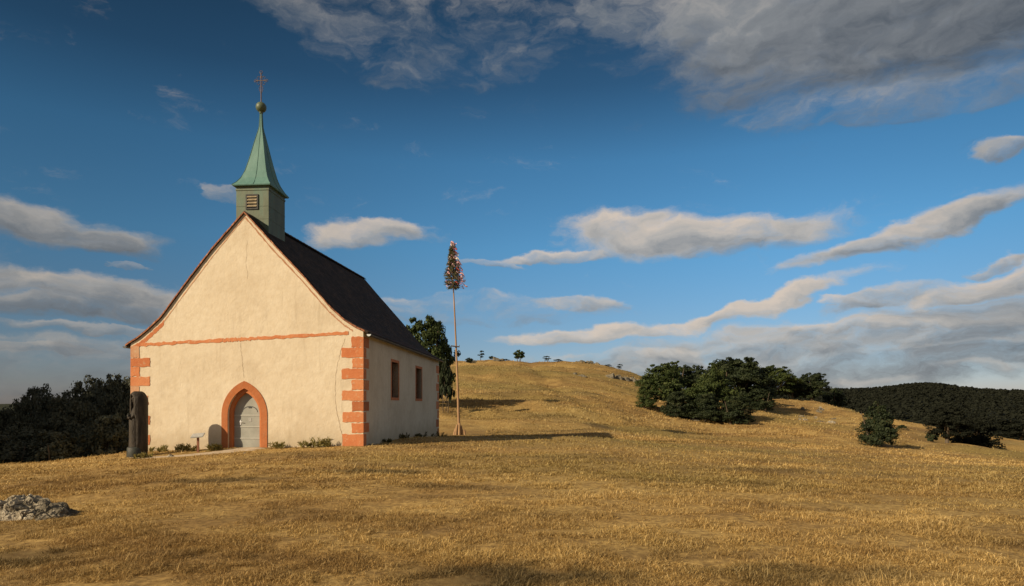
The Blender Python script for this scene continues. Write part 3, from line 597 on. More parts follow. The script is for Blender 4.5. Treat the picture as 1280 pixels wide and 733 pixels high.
# roof: tiled shell on both slopes with the flared foot
def roof():
    TH = 0.085; OV = 0.05; me_bm = bmesh.new(); uv = me_bm.loops.layers.uv.new('uv')
    xs = []; pr = [(left[0][0] - 0.10, left[0][1] - 0.07)] + prof + [(right[-1][0] + 0.10, right[-1][1] - 0.05)]
    dense = []
    for (a, b) in zip(pr, pr[1:]):
        for t in np.linspace(0, 1, 7, endpoint=False): dense.append((a[0] + (b[0] - a[0]) * t, a[1] + (b[1] - a[1]) * t))
    dense.append(pr[-1]); n = len(dense); s = [0]
    for i in range(1, n): s.append(s[-1] + math.dist(dense[i], dense[i - 1]))
    nu = 40; ys = np.linspace(-OV, DEP + 0.06, nu); top = []; bot = []
    for j, y in enumerate(ys):
        rt = []; rb = []
        for i, (x, z) in enumerate(dense):
            k = RISE * (y / DEP) * max(0.0, 1 - abs(x - apex[0]) / abs(apex[0]))
            sag = 0.035 * (fbm(np.array([y * 0.5 + 3]), np.array([s[i] * 0.6 + 9]), 4, 3)[0] - 0.5) * (1 if 0 < j else 0)
            rt.append(me_bm.verts.new((x, y, z + k + TH + sag))); rb.append(me_bm.verts.new((x, y, z + k + 0.004)))
        top.append(rt); bot.append(rb)
    def face(vs, uvs):
        f = me_bm.faces.new(vs); f.smooth = True
        for l, q in zip(f.loops, uvs): l[uv].uv = q
    im = min(range(n), key=lambda i: -dense[i][1])
    for j in range(nu - 1):
        for i in range(n - 1):
            d0, d1 = (s[-1] - s[i], s[-1] - s[i + 1]) if i >= im else (s[i], s[i + 1])
            face([top[j][i], top[j][i + 1], top[j + 1][i + 1], top[j + 1][i]], [(ys[j], d0), (ys[j], d1), (ys[j + 1], d1), (ys[j + 1], d0)])
            face([bot[j][i], bot[j + 1][i], bot[j + 1][i + 1], bot[j][i + 1]], [(ys[j], d0)] * 4)
    for j in (0, nu - 1):
        for i in range(n - 1): face([top[j][i], bot[j][i], bot[j][i + 1], top[j][i + 1]], [(0.05, 3)] * 4)
    for i in (0, n - 1):
        for j in range(nu - 1): face([top[j][i], top[j + 1][i], bot[j + 1][i], bot[j][i]], [(0.05, 0.1)] * 4)
    rf = bobj('roof', me_bm, M_tile, ch)
    # ridge tiles
    bm = bmesh.new(); y = 2.1; k = 0
    while y < DEP:
        z = apex[1] + TH + RISE * y / DEP
        L_ = 0.36; rr = []
        for (yy, r_) in ((y, 0.12), (y + L_, 0.105)):
            rr.append([bm.verts.new((apex[0] + r_ * math.cos(t), yy, z - 0.05 + r_ * math.sin(t) + 0.005 * (k % 2))) for t in np.linspace(0, math.pi, 8)])
        for q in range(7): bm.faces.new((rr[0][q], rr[0][q + 1], rr[1][q + 1], rr[1][q]))
        bm.faces.new(rr[0]); y += 0.335; k += 1
    bobj('ridge_tiles', bm, M_tile, rf)
    # row of tile ends showing along the front verge
    bm = bmesh.new(); i = 0; pos = 0.0
    total = s[-1]
    while pos < total - 0.16:
        p0 = (np.interp(pos, s, [d[0] for d in dense]), np.interp(pos, s, [d[1] for d in dense]))
        p1 = (np.interp(pos + 0.15, s, [d[0] for d in dense]), np.interp(pos + 0.15, s, [d[1] for d in dense]))
        up = 0.062 + 0.022 * random.random(); yo = -OV - 0.016 - 0.012 * random.random()
        prism(bm, [(p0[0], p0[1] + 0.012), (p1[0], p1[1] + 0.012), (p1[0], p1[1] + up), (p0[0], p0[1] + up)], yo, -OV - 0.002); pos += 0.163
    bobj('verge_tiles', bm, M_verge, rf)
    # gutter along the right eave with its bright end cap, dark stub at the left eave
    for sgn, P_ in ((1, right[-1]), (-1, left[0])):
        bm = bmesh.new(); cx = P_[0] + sgn * 0.13; cz = P_[1] - 0.06; rr = []
        for y in np.linspace(-0.03, DEP + 0.05, 10):
            rr.append([bm.verts.new((cx + 0.065 * math.cos(t), y, cz + 0.065 * math.sin(t))) for t in np.linspace(math.pi, 2 * math.pi, 8)]
                      + [bm.verts.new((cx + 0.057 * math.cos(t), y, cz + 0.057 * math.sin(t))) for t in np.linspace(2 * math.pi, math.pi, 8)])
        for a, b in zip(rr, rr[1:]):
            for q in range(16): bm.faces.new((a[q], a[(q + 1) % 16], b[(q + 1) % 16], b[q]))
        g = bobj('gutter', bm, M_lead, ch)
        bm = bmesh.new(); prism(bm, [(cx + 0.075 * math.cos(t), cz + 0.075 * math.sin(t)) for t in np.linspace(math.pi, 2 * math.pi, 9)], -0.05, -0.031)
        bobj('end_cap', bm, M_capmetal if sgn > 0 else M_lead, g)
roof()
# painted strip under the verge, string course, cracks
def ragged(pts, w, amp, rnd, sub=9):
    up = []; dn = []
    for a, b in zip(pts, pts[1:]):
        for t in (list(np.linspace(0, 1, sub, endpoint=False)) + ([1.0] if b is pts[-1] else [])):
            x = a[0] + (b[0] - a[0]) * t; z = a[1] + (b[1] - a[1]) * t
            up.append((x, z + w / 2 + rnd.uniform(-amp, amp))); dn.append((x, z - w / 2 + rnd.uniform(-amp, amp)))
    return up, dn
rd = random.Random(5)
def strip_mesh(bm, up, dn, y0, y1):
    a0 = [[bm.verts.new((p[0], y, p[1])) for p in q] for q in (up, dn) for y in (y0, y1)]
    n = len(up); uf, ub, df, db = a0
    for i in range(n - 1):
        bm.faces.new((uf[i], df[i], df[i + 1], uf[i + 1])); bm.faces.new((uf[i], uf[i + 1], ub[i + 1], ub[i])); bm.faces.new((df[i], db[i], db[i + 1], df[i + 1]))
    for i in (0, n - 1): bm.faces.new((uf[i], ub[i], db[i], df[i]))
bm = bmesh.new()
sc = [fac(x, y) for x, y in ((176, 431.4), (215, 429), (300, 424.5), (370, 420.5), (436, 416.8))]
seg = []; tot = 0
xa, xb = sc[0][0], sc[-1][0]; x = xa
while x < xb - 0.1:
    w = rd.uniform(0.5, 1.9); x2 = min(xb, x + w); zz = lambda q: float(np.interp(q, [p[0] for p in sc], [p[1] for p in sc]))
    up, dn = ragged([(x, zz(x)), (x2 - 0.008, zz(x2))], 0.115, 0.026, rd, 14); strip_mesh(bm, up, dn, -0.012, 0.004); x = x2
bobj('string_course', bm, M_red, ch)
for pts, w in (([left[0], left[1], left[2], left[3]], 0.17), ([left[3], left[4], left[5], apex], 0.06), ([apex] + right[:3], 0.07), (right[2:], 0.05)):
    pts = [(p[0] + (0.09 if p[0] < apex[0] else -0.05 if p[0] > apex[0] else 0), p[1] - 0.10 - w * 0.4) for p in pts]
    pts = [p for p in pts if XL + 0.01 < p[0] < XR - 0.01]
    bm = bmesh.new(); up, dn = ragged(pts, w, 0.02, rd, 12); strip_mesh(bm, up, dn, -0.006, 0.004)
    bobj('verge_band', bm, M_red if w > 0.1 else M_redworn, ch)
def crack(pts, w):
    P = [fac(*p) for p in pts]; bm = bmesh.new(); L_ = []
    for a, b in zip(P, P[1:]):
        for t in np.linspace(0, 1, 7, endpoint=False): L_.append((a[0] + (b[0] - a[0]) * t + rd.uniform(-.02, .02), a[1] + (b[1] - a[1]) * t))
    ws = [w * rd.uniform(0.3, 1.2) for _ in L_]
    f = [(bm.verts.new((p[0] - q, -0.003, p[1])), bm.verts.new((p[0] + q, -0.003, p[1]))) for p, q in zip(L_, ws)]
    for a, b in zip(f, f[1:]): bm.faces.new((a[0], a[1], b[1], b[0]))
    bobj('crack', bm, M_crack, ch)
crack([(301, 429), (302, 446), (304, 462), (306, 475)], 0.008)
crack([(431, 424), (424, 446), (420, 470), (419, 500), (423, 525), (428, 545), (427, 557)], 0.010)
crack([(309, 300), (308, 330), (310, 352)], 0.004)
# quoins
def quoin(x0, x1, z0, z1, m, wrap=0.0, proud=0.014):
    r = random.Random(int(x0 * 977 + z0 * 131)); bm = bmesh.new(); J = lambda a=0.018: r.uniform(-a, a)
    ou = []; n = 7
    for i in range(n): ou.append((x0 + (x1 - x0) * i / n, z0 + J()))
    for i in range(5): ou.append((x1 + (J() if x1 < -0.05 and x1 != XL else 0), z0 + (z1 - z0) * i / 5))
    for i in range(n): ou.append((x1 + (x0 - x1) * i / n, z1 + J()))
    for i in range(5): ou.append((x0 + (J() if x0 > XL + 0.05 else 0), z1 + (z0 - z1) * i / 5))
    prism(bm, ou, -proud, 0.01)
    if wrap:
        box(bm, -0.01, proud - 0.001, 0.0115, wrap, z0 + 0.004, z1 - 0.004)
    bobj('quoin', bm, m, ch)
for i, (a, b, wd) in enumerate(((433, 447.5, 0), (448, 458.6, 1), (459, 470.6, 0), (471.2, 482.6, 1), (483, 494, 0), (494.6, 506, 1), (507, 519, 0), (519.6, 531, 1), (532, 543.4, 0), (544, 555.8, 1))):
    x1 = fac(187.5 if wd else 174.5, 500)[0]; z1 = fac(165, a)[1]; z0 = fac(165, b)[1]
    quoin(XL - 0.004, x1 - (0.07 if i == 5 else 0), z0, z1, M_redworn if i in (0, 4, 6, 8) else M_red)
for i, (a, b, wd) in enumerate(((421, 434, 0), (434.6, 447, 1), (447.8, 460, 0), (461, 473.6, 1), (475, 487.4, 0), (488.6, 501, 1), (502, 514, 0), (515.4, 528, 1), (529, 541, 0), (543, 558.4, 1))):
    x0 = fac(427.5 if wd else 439.8, 500)[0] + rd.uniform(-0.02, 0.02); z1 = fac(453, a)[1]; z0 = fac(453, b)[1]
    quoin(x0, 0.012, z0, z1, M_red, 0.06 + (0.58 if not wd else 0.26))
for k in range(8):
    z0 = -0.1 + k * 0.5; bm = bmesh.new(); box(bm, -0.01, 0.012, DEP - (0.75 if k % 2 else 0.4), DEP + 0.01, z0, z0 + 0.42); bobj('quoin', bm, M_red, ch)
# doorway
def ring(bm, a0, t0, a1, t1, y0, y1, zb):
    o = [(DX - a0, zb)] + arch(DX, a0, SPR, t0) + [(DX + a0, zb)]; i = [(DX - a1, zb)] + arch(DX, a1, SPR, t1) + [(DX + a1, zb)]
    L_ = [[bm.verts.new((x, y, z)) for x, z in q] for q, y in ((o, y1), (o, y0), (i, y0), (i, y1))]
    n = len(o)
    for k in range(4):
        A_, B_ = L_[k], L_[(k + 1) % 4]
        for q in range(n - 1): bm.faces.new((A_[q], A_[q + 1], B_[q + 1], B_[q]))
    for q in (0, n - 1): bm.faces.new([l[q] for l in L_])
bm = bmesh.new(); ring(bm, A_O, TOPO, A_M + 0.003, TOPM - 0.004, -0.022, 0.20, ZB); sur = bobj('door_surround', bm, M_door_stone, ch)
bm = bmesh.new(); ring(bm, A_M - 0.001, TOPM - 0.001, A_I, TOPI, 0.085, 0.32, ZB); bobj('inner_order', bm, M_door_stone, sur)
bm = bmesh.new(); box(bm, DX - 0.62, DX + 0.62, -0.20, 0.05, -0.25, 0.055); bobj('threshold', bm, M_rockpale, ch)
def door():
    bm = bmesh.new(); y = 0.265
    prism(bm, [(DX - A_I - 0.02, 0.02), ] + arch(DX, A_I + 0.02, SPR, TOPI + 0.02) + [(DX + A_I + 0.02, 0.02)], y, y + 0.05); d = bobj('door', bm, M_doorm, ch)
    def zz(py): return fac(310, py)[1]
    for py in (519.5, 534, 548.6):
        bm = bmesh.new(); box(bm, DX - A_I + 0.004, DX + A_I - 0.004, y - 0.016, y + 0.002, zz(py) - 0.02, zz(py) + 0.02); bobj('rib', bm, M_doorseam, d)
    bm = bmesh.new(); z = zz(509.8); box(bm, DX + 0.02, DX + 0.14, y - 0.010, y - 0.001, z - 0.02, z + 0.02); bobj('spy_slot', bm, M_hole, d)
    bm = bmesh.new(); z = zz(512); n = 16
    o = [(DX + 0.07 + 0.30 * math.cos(t), z - 0.10 + 0.22 * math.sin(t)) for t in np.linspace(0, math.pi, n)]; i = [(DX + 0.07 + 0.27 * math.cos(t), z - 0.10 + 0.19 * math.sin(t)) for t in np.linspace(math.pi, 0, n)]
    a = [bm.verts.new((p[0], y - 0.006, p[1])) for p in o]; b = [bm.verts.new((p[0], y - 0.006, p[1])) for p in i[::-1]]
    for k in range(n - 1): bm.faces.new((a[k], a[k + 1], b[k + 1], b[k]))
    bobj('arched_beading', bm, M_lead, d)
    bm = bmesh.new(); z = zz(525); box(bm, DX + 0.02, DX + 0.13, y - 0.008, y - 0.001, z - 0.07, z + 0.06); bobj('notice', bm, M_paper, d)
    bm = bmesh.new(); z = zz(528.5); box(bm, DX - A_I + 0.20, DX - A_I + 0.26, y - 0.014, y - 0.002, z - 0.09, z + 0.09)
    tube(bm, [(DX - A_I + 0.23, y - 0.01, z + 0.02), (DX - A_I + 0.23, y - 0.055, z + 0.02), (DX - A_I + 0.33, y - 0.06, z + 0.015)], 0.012, 8); bobj('handle', bm, M_chrome, d)
door()
# turret
def turret():
    y0 = 0.62; xa, _ = fac(295.3, 232, y0); xb, ze = fac(335.7, 231, y0); w = xb - xa; y1 = y0 + w * 1.12; cx = (xa + xb) / 2; cy = (y0 + y1) / 2
    zb = apex[1] - w * 0.75; hx = w / 2; hy = (y1 - y0) / 2
    bm = bmesh.new(); lv = []
    for z, k in ((zb, 1.0), (ze - 0.20, 1.0), (ze - 0.19, 1.03), (ze - 0.13, 1.03), (ze - 0.12, 1.0), (ze + 0.02, 1.0)):
        lv.append([bm.verts.new((cx + sx * hx * k, cy + sy * hy * k, z)) for sx, sy in ((-1, -1), (1, -1), (1, 1), (-1, 1))])
    for a, b in zip(lv, lv[1:]):
        for k in range(4): bm.faces.new((a[k], a[(k + 1) % 4], b[(k + 1) % 4], b[k]))
    # standing seams between the copper sheets
    for z in (ze - 0.78, ze - 1.25):
        box(bm, xa - 0.008, xb + 0.008, y0 - 0.008, y1 + 0.008, z, z + 0.018)
    t = bobj('turret', bm, M_bellcu, ch)
    # louvre
    lx0, lz1 = fac(307.6, 243.5, y0); lx1, lz0 = fac(323.0, 262, y0)
    bm = bmesh.new(); f = 0.05
    for q in ((lx0, lx0 + f, lz0, lz1), (lx1 - f, lx1, lz0, lz1), (lx0 + f, lx1 - f, lz0, lz0 + f), (lx0 + f, lx1 - f, lz1 - f, lz1)): box(bm, q[0], q[1], y0 - 0.035, y0 + 0.02, q[2], q[3])
    box(bm, lx0 + f, lx1 - f, y0 - 0.003, y0 + 0.01, lz0 + f, lz1 - f)
    bobj('louvre_frame', bm, M_hole, t)
    n = 4; st = (lz1 - lz0 - 2 * f) / n
    for k in range(n):
        z = lz0 + f + st * (k + 0.5); bm = bmesh.new(); v = box(bm, lx0 + f, lx1 - f, y0 - 0.045, y0 - 0.006, z - 0.012, z + 0.02)
        for p in v:
            if p.co.y > y0 - 0.02: p.co.z += 0.045
        bobj('louvre_slat', bm, M_slat, t)
    # concave spire on a flared foot
    def Z(py): return fac(326, py, cy)[1]
    zt = Z(141); prf = [(1.16, ze - 0.035), (1.18, ze), (1.00, ze + 0.13), (0.82, ze + 0.33), (0.66, ze + 0.62), (0.53, ze + 0.98), (0.41, ze + 1.36), (0.29, ze + 1.76), (0.17, ze + 2.14), (0.125, ze + 2.27), (0.085, ze + 2.42), (0.05, zt)]
    bm = bmesh.new(); lv = []
    for k, z in prf:
        ring_ = []
        for q in range(4):
            s0 = ((-1, -1), (1, -1), (1, 1), (-1, 1))[q]; s1 = ((-1, -1), (1, -1), (1, 1), (-1, 1))[(q + 1) % 4]
            ring_.append(bm.verts.new((cx + s0[0] * hx * k, cy + s0[1] * hy * k, z)))
            ring_.append(bm.verts.new((cx + (s0[0] + s1[0]) / 2 * hx * k, cy + (s0[1] + s1[1]) / 2 * hy * k, z)))
        lv.append(ring_)
    for a, b in zip(lv, lv[1:]):
        for k in range(8): bm.faces.new((a[k], a[(k + 1) % 8], b[(k + 1) % 8], b[k]))
    bm.faces.new(lv[0][::-1]); bm.faces.new(lv[-1])
    # raised seams up each face and hip
    for sx, sy in ((0.12, -1), (1, 0.1), (-0.1, 1), (-1, -0.1), (-1, -1), (1, -1), (1, 1), (-1, 1)):
        tube(bm, [(cx + sx * hx * k * 1.005, cy + sy * hy * k * 1.005, z + 0.004) for k, z in prf[1:]], 0.011, 5)
    spv = bobj('spire', bm, M_spire, t)
    zc = Z(134.5); rb = 0.195; bm = bmesh.new()
    lathe(bm, [(0.05, zc - rb - 0.06), (0.07, zc - rb - 0.01)] + [(max(0.02, rb * math.sin(a)), zc - rb * math.cos(a)) for a in np.linspace(0.35, math.pi - 0.2, 12)], cx, cy, 20)
    bobj('ball', bm, M_ball, t, True)
    bm = bmesh.new(); z0 = zc + rb - 0.03; zt2 = Z(89)
    tube(bm, [(cx, cy, z0), (cx, cy, zt2 - 0.05)], [0.022, 0.016], 6)
    hgt = zt2 - z0; zm = z0 + hgt * 0.70
    tube(bm, [(cx - 0.22, cy, zm), (cx + 0.22, cy, zm)], 0.018, 6)
    for (x, z, r_) in ((cx - 0.22, zm, 0.05), (cx + 0.22, zm, 0.05), (cx, zt2 - 0.05, 0.06), (cx - 0.13, zm, 0.03), (cx + 0.13, zm, 0.03), (cx, zm + 0.14, 0.035)):
        pts = [(x + r_ * math.cos(a), cy, z + r_ * math.sin(a)) for a in np.linspace(0, 2 * math.pi, 10)]; tube(bm, pts, 0.011, 5)
    for sx in (-1, 1):
        for sz in (-1, 1):   # scrolled iron in the four angles and down the shaft
            c = (cx + sx * 0.085, zm + sz * 0.095)
            tube(bm, [(c[0] + sx * 0.07 * math.cos(a) * (1 - a / 9), cy, c[1] + sz * 0.075 * math.sin(a) * (1 - a / 9)) for a in np.linspace(-0.4, 4.4, 12)], 0.010, 5)
        tube(bm, [(cx + sx * 0.01, cy, z0 + hgt * 0.30), (cx + sx * 0.06, cy, z0 + hgt * 0.38), (cx + sx * 0.075, cy, z0 + hgt * 0.47), (cx + sx * 0.03, cy, z0 + hgt * 0.54)], 0.011, 5)
    bobj('iron_cross', bm, M_iron, t)
turret()

# ------------------------------------------------------------------ sculpture beside the chapel
def statue():
    X, Y = at(171.5, 21.45); z = Hs(X, Y); hgt = size(84, Y); s = hgt / 2.2
    s *= 0.96
    t = thing('hooded_statue', (X, Y, z), 'dark weathered bronze statue of a tall hooded figure left of the chapel', 'statue', rz=R(-44)); t.scale = (0.78, 1.02, 1.02)
    # robe: one tall fluted column with a forward body under the hood (front is -Y)
    def shell(name, rows, m, fold, seed, closed=True):
        bm = bmesh.new(); seg = 44; R_ = []
        for (zz, rx, ry, oy) in rows:
            r = []
            for k in range(seg):
                a = 2 * math.pi * k / seg
                f = 1 + fold * (math.sin(a * 7 + seed + zz * 0.6) * 0.6 + math.sin(a * 13 + seed * 2 + zz) * 0.4)
                r.append(bm.verts.new((rx * s * f * math.cos(a), oy * s + ry * s * f * math.sin(a), zz * s)))
            R_.append(r)
        for a, b in zip(R_, R_[1:]):
            for k in range(seg): bm.faces.new((a[k], a[(k + 1) % seg], b[(k + 1) % seg], b[k]))
        bm.faces.new(R_[0][::-1]); bm.faces.new(R_[-1]); return bobj(name, bm, m, t, True)
    rows = [(0.14, .285, .26, 0), (0.3, .28, .25, 0), (0.6, .272, .24, 0), (0.95, .275, .235, 0), (1.22, .29, .235, 0), (1.40, .285, .22, .02), (1.55, .24, .19, .04), (1.66, .15, .13, .03), (1.72, .085, .09, .0),
            (1.78, .085, .095, -.02), (1.86, .10, .12, -.03), (1.95, .105, .125, -.03), (2.03, .085, .10, -.02), (2.08, .04, .05, 0)]
    fig = shell('figure', rows, M_bronze, 0.035, 1.0)
    # face details as part of the head
    bm = bmesh.new(); tube(bm, [(0, -0.155 * s, 1.95 * s), (0, -0.178 * s, 1.885 * s), (0, -0.15 * s, 1.872 * s)], [0.012, 0.02, 0.012], 6)
    for q in (-1, 1): tube(bm, [(q * 0.018 * s, -0.148 * s, 1.94 * s), (q * 0.07 * s, -0.135 * s, 1.945 * s)], 0.012, 6)
    tube(bm, [(-0.03 * s, -0.148 * s, 1.832 * s), (0.03 * s, -0.148 * s, 1.832 * s)], 0.010, 6); bobj('face', bm, M_bronze, fig, True)
    # hood: a thick veil arching over the head, open at the front, falling to the ground behind and at both sides
    bm = bmesh.new(); n = 26; out = []; inn = []
    for zz in [0.16, 0.5, 0.9, 1.2, 1.45, 1.65, 1.8, 1.9, 1.98, 2.06, 2.12, 2.16, 2.185]:
        top = zz > 1.84; k = math.sqrt(max(0.0, 1 - ((zz - 1.84) / 0.352) ** 2)) if top else 1.0
        sp = R(68) - (R(34) if zz > 2.0 else R(16) if zz > 1.3 else 0) * 1.0
        ro = []; ri = []
        for i in range(n):
            a = -math.pi / 2 + sp + (2 * math.pi - 2 * sp) * i / (n - 1)
            fl = 1 + 0.02 * math.sin(a * 9 + zz * 2); w = 0.335 if zz < 1.3 else 0.345
            ro.append(bm.verts.new((w * s * k * fl * math.cos(a), 0.02 * s + 0.30 * s * (0.25 + 0.75 * k) * fl * math.sin(a), zz * s)))
            ri.append(bm.verts.new(((w - 0.055) * s * k * fl * math.cos(a), 0.02 * s + 0.245 * s * (0.25 + 0.75 * k) * fl * math.sin(a), (zz - (0.05 if zz > 1.9 else 0)) * s)))
        out.append(ro); inn.append(ri)
    for L_ in (out, inn):
        for a, b in zip(L_, L_[1:]):
            for i in range(n - 1): bm.faces.new((a[i], a[i + 1], b[i + 1], b[i]))
    for j in range(len(out) - 1):
        for i in (0, n - 1): bm.faces.new((out[j][i], out[j + 1][i], inn[j + 1][i], inn[j][i]))
    for j in (0, -1):
        for i in range(n - 1): bm.faces.new((out[j][i], out[j][i + 1], inn[j][i + 1], inn[j][i]))
    bm.faces.new(out[-1]); bobj('hood', bm, M_bronze, t, True)
    # folded arms, hands and the small vessel they hold
    bm = bmesh.new()
    for q in (-1, 1):
        tube(bm, [(q * 0.20 * s, -0.06 * s, 1.50 * s), (q * 0.21 * s, -0.15 * s, 1.32 * s), (q * 0.13 * s, -0.235 * s, 1.28 * s), (q * 0.05 * s, -0.26 * s, 1.31 * s)], [0.055 * s, 0.06 * s, 0.05 * s, 0.035 * s], 10)
        for f in range(4): tube(bm, [(q * 0.06 * s, -0.265 * s, (1.285 + f * 0.018) * s), (q * 0.02 * s, -0.29 * s, (1.295 + f * 0.018) * s), (-q * 0.02 * s, -0.28 * s, (1.30 + f * 0.018) * s)], 0.0105 * s, 6)
    bobj('arms', bm, M_bronze, fig, True)
    bm = bmesh.new(); lathe(bm, [(0.02 * s, 1.29 * s), (0.045 * s, 1.32 * s), (0.05 * s, 1.37 * s), (0.025 * s, 1.42 * s), (0.035 * s, 1.44 * s)], 0, -0.255 * s, 12); bobj('vessel', bm, M_verdigris, fig, True)
    bm = bmesh.new(); lathe(bm, [(0.35 * s, -0.4), (0.35 * s, 0.03), (0.345 * s, 0.12 * s), (0.338 * s, 0.30 * s), (0.30 * s, 0.335 * s), (0.26 * s, 0.34 * s)], 0, 0.0, 28, 1, 0.9); bobj('base', bm, M_verdigris, t, True)
statue()

# ------------------------------------------------------------------ small information sign
def sign():
    X, Y = at(247.5, 21.9); z = Hs(X, Y); t = thing('information_sign', (X, Y, z), 'small slanted information sign on a red brown post beside the chapel door', 'sign', rz=R(8))
    h = size(22, Y); bm = bmesh.new(); box(bm, -0.032, 0.032, -0.03, 0.03, -0.25, h - 0.02); bobj('post', bm, M_postred, t)
    bm = bmesh.new(); box(bm, -0.20, 0.20, -0.15, 0.15, 0.0, 0.028); o = bobj('board', bm, M_board, t); o.location = (0, -0.02, h - 0.035); o.rotation_euler = (R(24), R(-5), 0)
    bm = bmesh.new(); box(bm, -0.18, 0.18, -0.13, 0.13, 0.0292, 0.032); bobj('printed_sheet', bm, M_paper, o)
sign()

# ------------------------------------------------------------------ maypole
def maypole():
    Yp = 46.0; X, Y = at(574, Yp); z = Hs(X, Y)
    t = thing('maypole', (X, Y, z), 'tall slightly leaning maypole with ribboned spruce crown behind the chapel', 'maypole')
    top = Vector((size(563.5 - 574, Yp), 0.1, 1.6 + size(507 - 302, Yp) - z)); n = 10
    P = lambda f: Vector((top.x * f + 0.05 * math.sin(f * 3.1), top.y * f, top.z * f))
    bm = bmesh.new(); tube(bm, [P(-0.03)] + [P(i / n) for i in range(n + 1)], [0.102] + [0.098 - 0.072 * i / n for i in range(n + 1)], 10); bobj('pole', bm, M_pole, t, True)
    bm = bmesh.new(); c = P((541 - 432) / 239); tube(bm, [c + Vector((-0.36, -0.14, 0.05)), c + Vector((0.26, -0.14, -0.02))], [0.045, 0.04], 8); tube(bm, [c + Vector((0.24, -0.14, -0.01)), c + Vector((0.24, -0.14, 0.12))], 0.02, 6); bobj('crossbar', bm, M_bark, t)
    # crown: whorls of drooping spruce branches with needle blades
    z0 = top.z - size(58, Yp); V = []; Fc = []; A = []; g = np.random.default_rng(3); br = bmesh.new()
    for lev in range(15):
        f = lev / 14; zc = z0 + 0.1 + f * (top.z - z0 - 0.45); rad = 0.66 * (math.sin(min(1, 0.45 + f * 2.2) * math.pi / 2) if f < .25 else 1) * max(0.0, 1 - max(0, f - 0.2) / 0.86) ** 1.15 + 0.015
        for k in range(9):
            a = 2 * math.pi * (k + 0.5 * (lev % 2)) / 9 + g.normal() * 0.2; L_ = rad * g.uniform(0.75, 1.15); ax = P(zc / top.z)
            tip = ax + Vector((math.cos(a) * L_, math.sin(a) * L_, -0.10 + 0.25 * L_ * g.uniform(-0.4, 0.8))); tube(br, [ax, tip], [0.012, 0.005], 4)
            for q in range(38):
                s_ = g.uniform(0.25, 1.05); p = ax.lerp(tip, s_) + Vector(g.normal(0, 0.035, 3)); d = Vector(g.normal(0, 1, 3)); d = (d.normalized() + (tip - ax).normalized() * 0.8).normalized() * 0.15; w = d.cross(Vector(g.normal(0, 1, 3))).normalized() * 0.022
                b0 = len(V); V += [p - w, p + w, p + d]; Fc.append((b0, b0 + 1, b0 + 2)); A += [g.random()] * 3
    tube(br, [P((z0 + 0.05) / top.z), P(1.0)], [0.02, 0.012], 5)
    cr = link('crown', np_mesh('crown', np.array([tuple(v) for v in V]), Fc, A), M_needle, t)
    bobj('branches', br, M_bark, cr)
    # ribbons blown to the right
    for k in range(150):
        f = 0.03 + 0.96 * g.random() ** 0.9; zc = z0 + f * (top.z - z0); rad = 0.64 * max(0.05, 1 - max(0, f - 0.15) / 0.9) ** 1.15; a = g.uniform(0, 2 * math.pi); ax = P(zc / top.z)
        st = ax + Vector((math.cos(a) * rad * 0.9, math.sin(a) * rad * 0.9, 0)); L_ = g.uniform(0.35, 0.70) * (1.0 - 0.35 * f) * (1.0 if math.cos(a) > -0.2 else 0.6); w = g.uniform(0.04, 0.075); bm = bmesh.new(); pr = None; ph = g.uniform(0, 6)
        for i in range(9):
            u = i / 8; c = st + Vector((L_ * u * 0.85, L_ * 0.25 * u, -L_ * 0.28 * u * u + 0.05 * math.sin(u * 7 + ph))); tw = ph + u * 3.2
            n_ = Vector((0.1, math.cos(tw), math.sin(tw))) * w; pv = (bm.verts.new(c - n_), bm.verts.new(c + n_))
            if pr: bm.faces.new((pr[0], pr[1], pv[1], pv[0]))
            pr = pv
        bobj('ribbon', bm, (M_pink, M_white, M_pink, M_pink, M_white, M_redrib, M_pink)[k % 7], cr)
    # short timbers wedged round the foot
    for k, (dx, dy, h, lean) in enumerate(((-0.24, -0.08, 0.75, .10), (0.24, -0.12, 0.66, -.12), (0.02, -0.27, 0.85, 0.02), (-0.1, 0.24, 0.62, 0.05), (0.44, -0.1, 0.40, -.1), (-0.40, 0.0, 0.46, .16))):
        bm = bmesh.new(); tube(bm, [(dx, dy, -0.3), (dx + lean * 0.5, dy * 0.9, h * 0.5), (dx + lean, dy * 0.75, h)], [0.10, 0.09, 0.082], 9); bobj('support_timber', bm, M_wood, t)
maypole()

